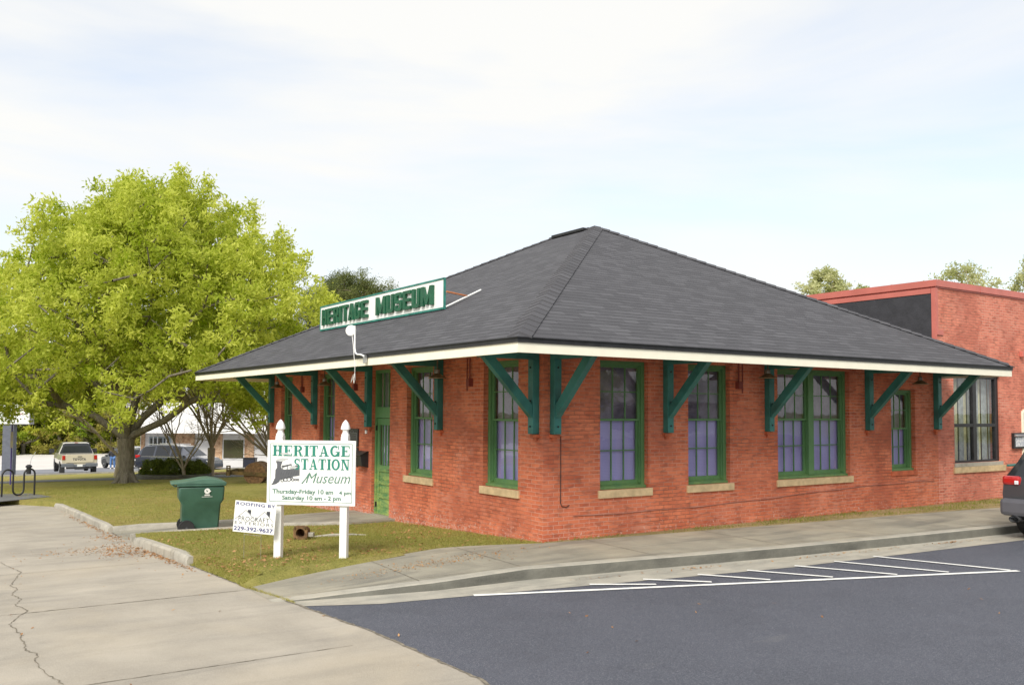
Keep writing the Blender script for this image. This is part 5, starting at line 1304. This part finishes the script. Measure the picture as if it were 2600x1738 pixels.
pA = scatter(lawnB, 42000); nearA = [(-4.95, 8.3), (0, 7.6), (.0, 24), (-7, 24), (-5, 16.4)]; pB = scatter(nearA, 30000)
def tn(P): return .40 + .22 * np.sin(P[:, 0] * 2.1 + np.sin(P[:, 1] * 1.7)) * np.sin(P[:, 1] * 1.3 + 1) + .1
V1, t1 = blades(pA, .040, .0035, -.004, tn(pA)); V2, t2 = blades(pB, .045, .005, -.004, tn(pB))
np_mesh('grass_blades', np.vstack([V1, V2]), 3, MT['blade'], None, np.concatenate([t1, t2]), 'stuff')
pS = scatter(strip, 15000, lambda x, y: (.15 + .85 * (math.sin(x * 1.9) * math.sin(y * 5 + x) > .0)))
pE = scatter([(-4.70, -.2), (-4.70, 2.2), (-5.0, 2.25), (-5.0, -.2)], 3600); pE2 = scatter([(-5.02, -.2), (-4.80, -1.6), (-4.76, -1.6), (-4.96, -.2)], 450)
V1, t1 = blades(pS, .06, .006, .005, np.full(len(pS), .25)); V2, t2 = blades(pE, .04, .004, .0, np.full(len(pE), .5), edge_z); V3, t3 = blades(pE2, .03, .004, -.135, np.full(len(pE2), .75))
np_mesh('verge_grass', np.vstack([V1, V2, V3]), 3, MT['blade'], None, np.concatenate([t1, t2, t3]), 'stuff')
def litter(pts, size, off, zf=None, lo=.1, hi=.9):
    n = len(pts); z = np.array([(zf(x, y) if zf else gz(y)) for x, y in pts]) + off; p = np.column_stack([pts, z + g.uniform(.0, .012, n)])
    a = g.uniform(0, 6.28, n); x = np.column_stack([np.cos(a), np.sin(a), g.normal(0, .25, n)]); y = np.column_stack([-np.sin(a), np.cos(a), g.normal(0, .35, n)])
    L = size * g.uniform(.5, 1.3, (n, 1)); Bw = L * g.uniform(.3, .55, (n, 1))
    return np.stack([p - x * L, p + y * Bw, p + x * L, p - y * Bw], 1).reshape(-1, 3), g.uniform(lo, hi, n)
def blob(cx, cy, sx, sy, n, ang=0):
    d = g.normal(size=(n, 2)) * np.array([sx, sy]); c, s_ = math.cos(ang), math.sin(ang); return np.column_stack([cx + d[:, 0] * c - d[:, 1] * s_, cy + d[:, 0] * s_ + d[:, 1] * c])
LV = []; LT = []
def addl(pts, size, off, zf=None, lo=.1, hi=.9):
    v_, t_2 = litter(pts, size, off, zf, lo, hi); LV.append(v_); LT.append(t_2)
addl(scatter(lawnB, 900, lambda x, y: .25 + .75 * (_s(x * 2.6 + 1) * _s(y * 1.9) > .1)), .028, .022)
addl(blob(-3.9, 1.0, .5, .5, 160), .03, .022); addl(scatter([(-4.9, -.1), (-4.7, -.1), (-4.7, 2.4), (-4.9, 2.4)], 160), .03, .012, edge_z)
dz = lambda x, y: gz(y) - .14
q = blob(-5.35, 4.9, .28, .7, 620); addl(q[q[:, 0] < -5.1], .024, .004, dz, .2, .7)
q = blob(-5.10, 3.4, .06, 1.0, 420); addl(q[q[:, 0] < -5.06], .024, .004, dz, .1, .8); q = blob(-5.9, 5.3, .45, .30, 260); addl(q[q[:, 0] < -5.1], .022, .003, dz, .3, .8)
q = blob(-5.13, 9.8, .06, 1.8, 360); addl(q[q[:, 0] < -5.08], .024, .004, dz, .2, .8); addl(blob(-5.2, 7.3, .15, .35, 170), .022, .006, dz, .2, .8)
q = blob(-4.2, 6.95, .6, .25, 200); addl(q, .022, .008, zw)
addl(scatter(nearA, 260), .028, .02)
addl(scatter(drive, 0) if False else blob(-6.3, 2, 1.2, 3.2, 70), .02, .004, dz)
q = blob(-2.6, -.65, .75, .16, 560, .12); addl(q, .015, .004, lambda x, y: zs(x), .5, 1.0)
q = blob(-1.1, -.5, .8, .22, 70, .1); addl(q, .022, .004, lambda x, y: zs(x), .2, .9)
gt = lambda x, y: -.146
for cx, cy, n_l in ((.9, -2.42, 25), (3.3, -2.72, 22), (4.6, -2.80, 30), (6.7, -2.98, 70), (-.6, -2.25, 22), (2.0, -2.55, 10)): addl(blob(cx, cy, .35, .04, n_l, -.12), .022, .004, gt)
addl(scatter([(-4.2, -3), (3, -5.3), (7, -7), (0, -9), (-4.2, -6.5)], 14), .03, .0, lambda x, y: -.148, .2, .8)
np_mesh('fallen_leaves', np.vstack(LV), 4, MT['deadleaf'], None, np.concatenate(LT), 'stuff')

# ================================================================== VEHICLES
MT['tyre'] = simple('tyre_rubber', (.022, .022, .024), .85, .2); MT['rim'] = simple('alloy_rim', (.55, .56, .58), .3, .1, metal=.8)
MT['red'] = simple('tail_lamp_red', (.42, .012, .012), .15, .15, 8, coat=.6); MT['head'] = simple('head_lamp_clear', (.7, .72, .75), .1, .1, coat=.5)
MT['chrome'] = simple('chrome_trim', (.75, .76, .78), .15, .05, metal=.9); MT['plate'] = simple('plate_white', (.75, .76, .74), .5)
MT['carglass'] = simple('car_glass', (.022, .025, .030), .10, .2, .5, spec=.5); MT['plastic'] = simple('bumper_plastic', (.035, .036, .038), .6)
def paint(name, c, metal=.3): return simple(name, c, .28, .05, 1, metal=metal, coat=.8)
def wheel(root, x, y, r, w, side, spokes=6):
    t = MB(); t.lathe([(r * .66, -w / 2), (r * .93, -w / 2), (r, -w * .36), (r, w * .36), (r * .93, w / 2), (r * .66, w / 2)], (x, y, r), 'y', 26); tw = t.build('wheel', MT['tyre'], root, smooth=40)
    t = MB(); yo_ = y + side * w * .42; t.lathe([(r * .66, -.02), (r * .66, .02), (r * .58, .018), (r * .56, -.018)], (x, yo_, r), 'y', 24); t.lathe([(r * .16, -.03), (r * .16, .03)], (x, yo_, r), 'y', 12)
    for k in range(spokes): a = 6.283 * k / spokes; t.beam((x, yo_, r), (x + r * .6 * math.cos(a), yo_, r + r * .6 * math.sin(a)), .05, .03, (0, 1, 0))
    t.build('rim', MT['rim'], tw); t = MB(); t.lathe([(r * .64, -.004), (r * .64, .004)], (x, y + side * w * .18, r), 'y', 20); t.build('brake_disc', MT['plastic'], tw)
def loft(st, side_tags, top_tags):
    """st: (x, zb, zbelt, ztop, wbody, wtop); tagged intervals become glass"""
    def sec(q):
        x, zb, zl, zt, wb, wt = q
        return [(x, 0, zb), (x, wb * .86, zb), (x, wb * .985, zb + (zl - zb) * .22), (x, wb, zb + (zl - zb) * .55), (x, wb * .975, zl), (x, wt, zt - min(.05, max(.01, (zt - zl) * .4))), (x, wt * .84, zt - .004), (x, 0, zt)]
    S_ = [sec(q) for q in st]; body, g1_, g2_ = MB(), {}, {}
    for i in range(len(st) - 1):
        a, b = S_[i], S_[i + 1]
        for k in range(7):
            for sg in (1, -1):
                q = [(p[0], p[1] * sg, p[2]) for p in (a[k], b[k], b[k + 1], a[k + 1])]
                tgt = body
                if k == 4 and side_tags.get(i): tgt = g1_.setdefault((side_tags[i], sg), MB())
                if k in (5, 6) and top_tags.get(i): tgt = g2_.setdefault(top_tags[i], MB())
                tgt.add(q, [(0, 1, 2, 3) if sg > 0 else (3, 2, 1, 0)])
    for a, f in ((S_[0], 0), (S_[-1], 1)):
        ring = a + [(p[0], -p[1], p[2]) for p in a[::-1][1:-1]]; body.add(ring, [list(range(len(ring)))])
    return body, g1_, g2_
def vehicle(name, label, cat, loc, rz, col, st, side, top, wheels, r, wid, extra=None, trim=None):
    t = thing(name, label, cat, loc, rz); body, g1_, g2_ = loft(st, side, top)
    body.build('body', col, t, smooth=38)
    for (k, sg), m_ in g1_.items(): m_.build('side_window', MT['carglass'], t)
    for k, m_ in g2_.items(): m_.build(k, MT['carglass'], t, smooth=30)
    for x in wheels:
        for sg in (1, -1):
            wheel(t, x, sg * (wid - .13), r, .24, sg)
            m_ = MB(); pr = []
            for k in range(15):
                a = R(-8 + 196 * k / 14); pr.append(((r + .075) * math.cos(a), (r + .075) * math.sin(a)))
            pr += [((r + .01) * math.cos(R(188 - 196 * k / 14)), (r + .01) * math.sin(R(188 - 196 * k / 14))) for k in range(15)]
            o = len(m_.v); m_.v += [(x + a, sg * (wid + .004), r + b) for a, b in pr]
            for k in range(14): m_.f.append([o + k, o + k + 1, o + 28 - k, o + 29 - k]); m_.mi.append(0)
            m_.v += [(x + (r + .02) * math.cos(R(a)), sg * (wid - .004), r + (r + .02) * math.sin(R(a))) for a in range(-10, 200, 14)]; e = len(m_.v); m_.f.append(list(range(o + 30, e))); m_.mi.append(0)
            m_.build('wheel_arch', MT['plastic'], t, fix=False)
    return t
def bxp(t, name, mat, *bs, bev=.008):
    m_ = MB()
    for b in bs: m_.box(*b)
    return m_.build(name, mat, t, bev=bev)
# pickup, seen from behind (x forward)
vz = lambda y: gz(y) + .012
pk = vehicle('pickup_truck', 'tan pickup truck with open tailgate side facing the lawn, parked left of the oak', 'truck', (.45, 50.2, vz(50.4)), R(87), paint('tan_paint', (.62, .57, .46), .25),
    [(-2.75, .62, 1.22, 1.24, .95, .90), (-2.72, .60, 1.24, 1.27, .98, .93), (-1.0, .52, 1.24, 1.28, 1.0, .94), (-.72, .52, 1.25, 1.29, 1.0, .93), (-.62, .50, 1.26, 1.72, 1.0, .78), (-.50, .50, 1.26, 1.88, 1.0, .74), (-.3, .48, 1.26, 1.93, 1.0, .73), (.35, .48, 1.26, 1.94, 1.0, .73), (.42, .48, 1.26, 1.94, 1.0, .73), (1.15, .48, 1.25, 1.90, 1.0, .74), (1.25, .48, 1.25, 1.86, 1.0, .75), (1.80, .48, 1.22, 1.30, 1.0, .86), (2.75, .50, 1.12, 1.20, .98, .88), (3.0, .60, .98, 1.04, .88, .78)],
    {6: 'a', 8: 'b'}, {3: 'rear_window', 4: 'rear_window', 10: 'windscreen'}, (-1.65, 2.15), .40, 1.0)
for i_ in (0,):
    bxp(pk, 'tailgate', MT['tanp'] if 'tanp' in MT else MT.setdefault('tanp', paint('tan_tailgate', (.66, .60, .48), .2)), (-2.79, -2.755, -.76, .76, .80, 1.30), bev=.015)
    for sg in (1, -1): bxp(pk, 'tail_light', MT['red'], (-2.785, -2.66, sg * .87 - .085, sg * .87 + .085, .98, 1.24))
    bxp(pk, 'bumper', MT.setdefault('gbump', simple('grey_bumper', (.20, .22, .26), .35, .1, metal=.4)), (-2.93, -2.76, -.98, -.32, .56, .76), (-2.93, -2.76, .32, .98, .56, .76), (-2.90, -2.76, -.32, .32, .54, .70), bev=.02)
    bxp(pk, 'number_plate', MT['plate'], (-2.915, -2.90, -.15, .15, .57, .70), bev=0)
    bxp(pk, 'hitch', MT['plastic'], (-2.9, -2.2, -.25, .25, .40, .50), (-2.88, -2.3, -.7, .7, .44, .52))
    m_ = MB(); P3 = Plane((-2.7905, .38, .93), (0, -1, 0), (0, 0, 1)); P3.text(m_, 'TOYOTA', .0, .0, .72, .15, d=.003, off=.06, spacing=1.15); m_.build('tailgate_lettering', MT['darkl'], pk, fix=False)
    bxp(pk, 'gate_handle', MT['plastic'], (-2.80, -2.79, -.12, .12, 1.13, 1.18)); bxp(pk, 'cab_stop_light', MT['red'], (-.55, -.50, -.1, .1, 1.90, 1.93))
    for sg in (1, -1):
        bxp(pk, 'door_mirror', MT['plastic'], (1.05, 1.2, sg * 1.08 - .0 if sg > 0 else -1.36, 1.36 if sg > 0 else -1.08, 1.22, 1.48))
        bxp(pk, 'mud_flap', MT['plastic'], (-2.12, -2.10, sg * .87 - .13, sg * .87 + .13, .15, .62))
        bxp(pk, 'door_handle', MT['chrome'], (.2, .34, sg * 1.0 - .01, sg * 1.0 + .01, 1.12, 1.15))
pk['label'] = 'tan pickup truck seen from behind, parked left of the oak trunk'
SUV = [(-2.3, .52, .90, .95, .82, .74), (-2.27, .42, .98, 1.08, .90, .78), (-2.12, .34, 1.02, 1.40, .93, .66), (-1.95, .32, 1.03, 1.58, .93, .64), (-1.85, .32, 1.03, 1.63, .93, .64), (-1.15, .30, 1.01, 1.69, .93, .64), (-1.05, .30, 1.0, 1.695, .93, .64), (-.15, .30, .99, 1.70, .93, .64), (-.05, .30, .99, 1.69, .93, .64), (.55, .30, .97, 1.62, .93, .66), (.62, .30, .97, 1.60, .93, .66), (1.35, .32, .94, 1.06, .92, .78), (2.05, .34, .86, .94, .88, .76), (2.30, .42, .70, .78, .78, .66)]
SS, ST = {3: 'q', 4: 'q', 6: 'b', 8: 'a'}, {1: 'rear_window', 2: 'rear_window', 10: 'windscreen'}
def suv(name, label, loc, rz, col, sc=1.0, stripe_=False, cat='car'):
    t = vehicle(name, label, cat, loc, rz, col, SUV, SS, ST, (-1.38, 1.42), .36, .93)
    for sg in (1, -1):
        bxp(t, 'tail_light', MT['red'], (-2.29, -2.0, sg * .80 - .11, sg * .80 + .11, .93, 1.10))
        bxp(t, 'headlight', MT['head'], (2.02, 2.24, sg * .66 - .14, sg * .66 + .14, .70, .82))
        bxp(t, 'door_mirror', col, (.72, .88, sg * 1.02 - .09, sg * 1.02 + .09, .98, 1.12))
        bxp(t, 'roof_rail', MT['chrome'], (-1.7, .3, sg * .60 - .02, sg * .60 + .02, 1.70, 1.735))
    bxp(t, 'rear_bumper', MT['plastic'], (-2.38, -2.22, -.84, .84, .38, .58), bev=.03); bxp(t, 'front_bumper', col, (2.18, 2.36, -.74, .74, .36, .60), bev=.04)
    bxp(t, 'grille', MT['plastic'], (2.28, 2.35, -.50, .50, .62, .76)); bxp(t, 'number_plate', MT['plate'], (-2.36, -2.30, -.16, .16, .72, .84), bev=0)
    if stripe_:
        for k in range(7): bxp(t, 'grille_slot', MT['chrome'], (2.34, 2.37, -.46 + k * .14, -.38 + k * .14, .62, .76), bev=0)
        for sg in (1, -1): bxp(t, 'window_trim', MT['chrome'], (-1.9, .95, sg * .905 - .006, sg * .905 + .018, 1.00, 1.025), bev=0)
    return t
suv('parked_car', 'charcoal crossover car parked behind the pickup, with a person at its door', (6.75, 68.3, vz(68.5)), R(105), paint('charcoal_paint', (.045, .050, .055)))
suv('parked_car', 'dark blue-grey sport utility car behind the planter bush, nose to the right', (6.15, 47.6, vz(47.6) - .18), R(-46), paint('blue_grey_paint', (.035, .042, .062)), stripe_=True).scale = (1.1, 1.08, 1.06)
suv('parked_car', 'white car mostly hidden between the oak trunk and the white building', (9.6, 75.5, vz(75.5)), R(120), paint('white_paint', (.80, .80, .80), 0))
# dark car cut by the right edge of the picture: rear towards the camera
BIG = [(a * 1.08, b + .05, c + .1, d + .07, min(.97, e * 1.04 + (.10 if a < -2.2 else .02)), f * 1.14) for a, b, c, d, e, f in SUV]
gcar = vehicle('parked_car', 'dark grey car cut off by the right edge, red tail lamp and exhaust towards us', 'car', (10.66, -4.13, -.152), R(0), paint('dark_grey_paint', (.075, .085, .10), .5), BIG, SS, ST, (-1.68, 1.55), .38, .97)
bxp(gcar, 'rear_bumper', simple('grey_lower_bumper', (.10, .10, .115), .4, .05), (-2.60, -2.30, -.97, .97, .43, .74), bev=.07)
bxp(gcar, 'lower_valance', MT['plastic'], (-2.52, -2.3, -.55, .55, .30, .44), bev=.03)
for sg in (1, -1):
    m_ = MB(); m_.box(-2.515, -2.18, min(sg * .62, sg * .955), max(sg * .62, sg * .955), .98, 1.15); tl = m_.build('tail_light', MT['red'], gcar, bev=.05)
    m_ = MB(); m_.box(-2.525, -2.50, min(sg * .65, sg * .72), max(sg * .65, sg * .72), 1.0, 1.07); m_.build('reverse_lamp', MT['head'], tl, bev=.01)
    m_ = MB(); m_.tube([(-2.60, sg * .70, .38), (-2.3, sg * .70, .38)], .062, 16, cap=False); m_.tube([(-2.605, sg * .70, .38), (-2.3, sg * .70, .38)], .052, 16, cap=False); m_.v = [(a, (b - sg * .70) * 1.5 + sg * .70, c) for a, b, c in m_.v]; m_.build('exhaust', MT['chrome'], gcar, fix=False)
bxp(gcar, 'badge', MT['chrome'], (-2.50, -2.48, .32, .52, .78, .80), bev=0)
m_ = MB(); Pc = Plane((-2.30, .62, 1.30), (0, -1, 0), (.35, 0, 1)); Pc.poly(m_, [(.045 * math.cos(R(a)), .045 * math.sin(R(a))) for a in range(0, 360, 24)], .03); m_.build('window_sticker', MT['white'], gcar)

# ================================================================== PERSON by the crossover, seen from behind
def skin(name, verts, edges, radii, mat, parent, root=0, lv=1):
    me = bpy.data.meshes.new(name); me.from_pydata(verts, edges, []); o = bpy.data.objects.new(name, me); COL.objects.link(o); o.parent = parent
    me.materials.append(mat); sk = o.modifiers.new('skin', 'SKIN'); sk.use_smooth_shade = True
    lay = me.skin_vertices[0] if me.skin_vertices else None
    if lay is None:
        bm = bmesh.new(); bm.from_mesh(me); bm.verts.layers.skin.verify(); bm.to_mesh(me); bm.free(); lay = me.skin_vertices[0]
    for i, r_ in enumerate(radii): lay.data[i].radius = r_ if hasattr(r_, '__len__') else (r_, r_); lay.data[i].use_root = (i == root)
    sb = o.modifiers.new('sub', 'SUBSURF'); sb.levels = sb.render_levels = lv; return o
px_, py_ = 5.45, 65.6
pe = thing('person', 'person in a black coat and blue jeans standing by the charcoal car, back to us', 'person', (px_, py_, vz(py_)), R(-10))
JV = [(0, 0, .95), (0, 0, 1.15), (0, .01, 1.38), (0, .01, 1.48), (0, .02, 1.58), (0, .01, 1.68), (-.10, 0, .90), (-.12, -.01, .50), (-.13, .0, .09), (-.13, .14, .04), (.10, 0, .90), (.13, -.01, .50), (.15, .0, .09), (.15, .14, .04),
      (-.18, 0, 1.40), (-.25, .03, 1.13), (-.22, .20, .98), (-.21, .27, .95), (.18, 0, 1.40), (.25, .03, 1.13), (.22, .20, 1.0), (.21, .27, .97)]
JE = [(0, 1), (1, 2), (2, 3), (3, 4), (4, 5), (0, 6), (6, 7), (7, 8), (8, 9), (0, 10), (10, 11), (11, 12), (12, 13), (2, 14), (14, 15), (15, 16), (16, 17), (2, 18), (18, 19), (19, 20), (20, 21)]
skin('body', JV, JE, [.15, .14, .15, .055, .085, .09, .09, .065, .045, .04, .09, .065, .045, .04, .07, .05, .04, .04, .07, .05, .04, .04], simple('skin_tone', (.45, .27, .19), .6), pe, 0, 1)
skin('jeans', [JV[i] for i in (0, 6, 7, 8, 10, 11, 12)], [(0, 1), (1, 2), (2, 3), (0, 4), (4, 5), (5, 6)], [.165, .105, .085, .075, .105, .085, .075], simple('blue_denim', (.10, .20, .42), .85, .25, 12), pe, 0, 1)
skin('coat', [(0, 0, .86), (0, 0, 1.1), (0, .0, 1.40), (-.18, 0, 1.40), (-.26, .02, 1.13), (-.23, .19, .99), (.18, 0, 1.40), (.26, .02, 1.13), (.23, .19, 1.01)], [(0, 1), (1, 2), (2, 3), (3, 4), (4, 5), (2, 6), (6, 7), (7, 8)], [(.24, .19), (.20, .17), (.18, .14), .095, .075, .06, .095, .075, .06], simple('black_coat', (.035, .035, .04), .9, .3, 10), pe, 0, 1)
m_ = MB(); m_.lathe([(.03, 1.54), (.10, 1.58), (.112, 1.66), (.09, 1.74), (.03, 1.775)], n=14); m_.v = [(a, b - .01, c) for a, b, c in m_.v]; m_.build('dark_hair', simple('dark_brown_hair', (.04, .03, .025), .8), pe, smooth=60)
for x in (-.13, .15): m_ = MB(); m_.box(x - .05, x + .05, -.06, .21, 0, .10); m_.build('shoe', MT['white'], pe, bev=.03)

# ================================================================== ROLLER, PYLON, POSTS
ra = math.atan2(-.561, .826)
ro = thing('farm_roller', 'rusty antique iron roller with a long drawbar on the lawn left of the station', 'roller', (2.66, 21.92, -.66), ra + R(4))
for i, y in enumerate((-.55, .1)):
    m_ = MB(); m_.lathe([(.36, -.28), (.40, -.285), (.405, -.26), (.405, .26), (.40, .285), (.36, .28)], (.0 + i * .0, y, .405), 'y', 36); m_.lathe([(.37, -.20), (.37, -.19)], (0, y, .405), 'y', 30); d_ = m_.build('drum', MT['rust'], ro, smooth=40)
    m_ = MB()
    for k in range(5): a = 1.257 * k + .5; m_.beam((0, y - .235, .405), (.37 * math.cos(a), y - .235, .405 + .37 * math.sin(a)), .05, .07)
    m_.build('spokes', MT['rust'], d_)
for y in (-.88, .43):
    m_ = MB(); m_.prism([(-.92, .37), (1.5, .23), (1.5, .37), (-.92, .51)], lambda a, b, d: (a, d, b), y, y + .05); m_.build('side_beam', MT['rustg'], ro)
m_ = MB(); m_.box(-.99, -.88, -.95, .5, .36, .51); m_.build('cross_beam', MT['rustg'], ro)
m_ = MB()
for a, b in ((.34, .50), (.53, .56), (.60, .63), (.67, .71)): m_.box(-.99, -.86, -1.0, -.9, a, b)
for x in (-.99, -.88): m_.box(x, x + .03, -1.0, -.9, .34, .71)
m_.build('hitch_plate', MT['rustg'], ro); m_ = MB(); m_.tube([(0, -.9, .405), (0, .48, .405)], .035, 8); m_.build('axle', MT['rust'], ro)
m_ = MB(); m_.tube([(.45, -.86, .40), (.62, -.86, .66), (1.3, -.86, .62)], .03, 6); m_.build('brace_rod', MT['rust'], ro)

ps = thing('pylon_sign', 'white lit-box sign on a grey slab post at the left edge of the picture', 'sign', (-2.95, 52.3, -2.1), ra)
m_ = MB(); m_.box(-.38, .30, -.2, .2, 0, 3.3); m_.build('post', simple('pylon_grey', (.12, .13, .16), .6), ps, bev=.01)
m_ = MB(); m_.box(-2.3, 1.32, -.25, .25, 3.18, 4.5); cb_ = m_.build('cabinet', simple('sign_cabinet_edge', (.3, .3, .32), .5), ps)
m_ = MB(); m_.box(-2.26, 1.28, -.262, -.251, 3.22, 4.46); m_.build('face', MT['signw'], cb_)
Pp_ = Plane((-2.26, -.2625, 3.22), (1, 0, 0), (0, 0, 1)); m_ = MB(); Pp_.text(m_, 'K', 2.55, .72, .20, .22, d=.004, off=.05); Pp_.ring(m_, 3.02, .78, .24, .20, .07, 200, 320, .004); Pp_.poly(m_, [(2.9, .98), (3.1, 1.02), (3.06, .92)], .0045); Pp_.poly(m_, [(3.18, .90), (3.30, .86), (3.18, .74)], .005); m_.build('magenta_lettering', simple('sign_magenta', (.35, .02, .13), .5), cb_, fix=False)
m_ = MB(); Pp_.text(m_, 'APY', 2.28, .48, .46, .12, d=.004, off=.02); m_.build('grey_lettering', MT['navy'], cb_, fix=False)
pp = thing('purple_post', 'thin purple post with a narrow sign edge-on behind the bicycle rack', 'sign post', (-5.16, 27.1, -.80), R(-5))
m_ = MB(); m_.tube([(0, 0, -.05), (0, 0, 2.28)], .028, 8); m_.build('post', simple('purple_paint', (.10, .07, .30), .5), pp); m_ = MB(); m_.box(-.045, .045, -.30, .30, 1.42, 2.02); m_.build('sign_panel', simple('lavender_sign_edge', (.45, .38, .45), .6, c2=(.55, .50, .32)), pp)
hy = thing('lot_post', 'short dark stub post with a thin whip by the car park kerb', 'post', (-2.2, 49.2, vz(49.2)))
m_ = MB(); m_.lathe([(.13, 0), (.13, .42), (.18, .44), (.18, .52), (.08, .60)], n=12); m_.build('stub', MT['rubber'], hy, smooth=40); m_ = MB(); m_.tube([(.05, 0, .55), (.12, 0, .95), (.34, 0, 1.35)], .014, 5); m_.build('whip', MT['metal'], hy)


# ================================================================== ACROSS THE STREET (seen in the window glass)
ob = thing('shop_building', 'long white shop building across the car park behind the camera', 'building', (8, -46, -.2))
m_ = MB(); m_.box(0, 46, -12, 0, 0, 4.6); m_.build('wall', MT['wwall'], ob); m_ = MB(); m_.box(-.4, 46.4, -.1, .8, 3.2, 5.2); m_.build('fascia', MT['wfasc'], ob)
for k in range(7): m_ = MB(); m_.box(2 + k * 6.2, 6 + k * 6.2, -.02, .05, .6, 2.9); m_.build('window', MT['darkpane'], ob)
for i, (x, y, h_) in enumerate(((3, -30, 10), (24, -30, 9), (-30, 18, 9), (-34, 30, 11))):
    leafy('street_tree', ['leafy tree behind the camera at the left of the car park', 'leafy tree behind the camera before the long white shop', 'leafy tree far off to the left of the drive', 'tall leafy tree further back to the left of the drive'][i], (x, y, -.3), 3.6, h_, 200 + i, 'woodleaf', 50, 90, .24, .11, .3, 'trees across the street', 'round', r0=.25)
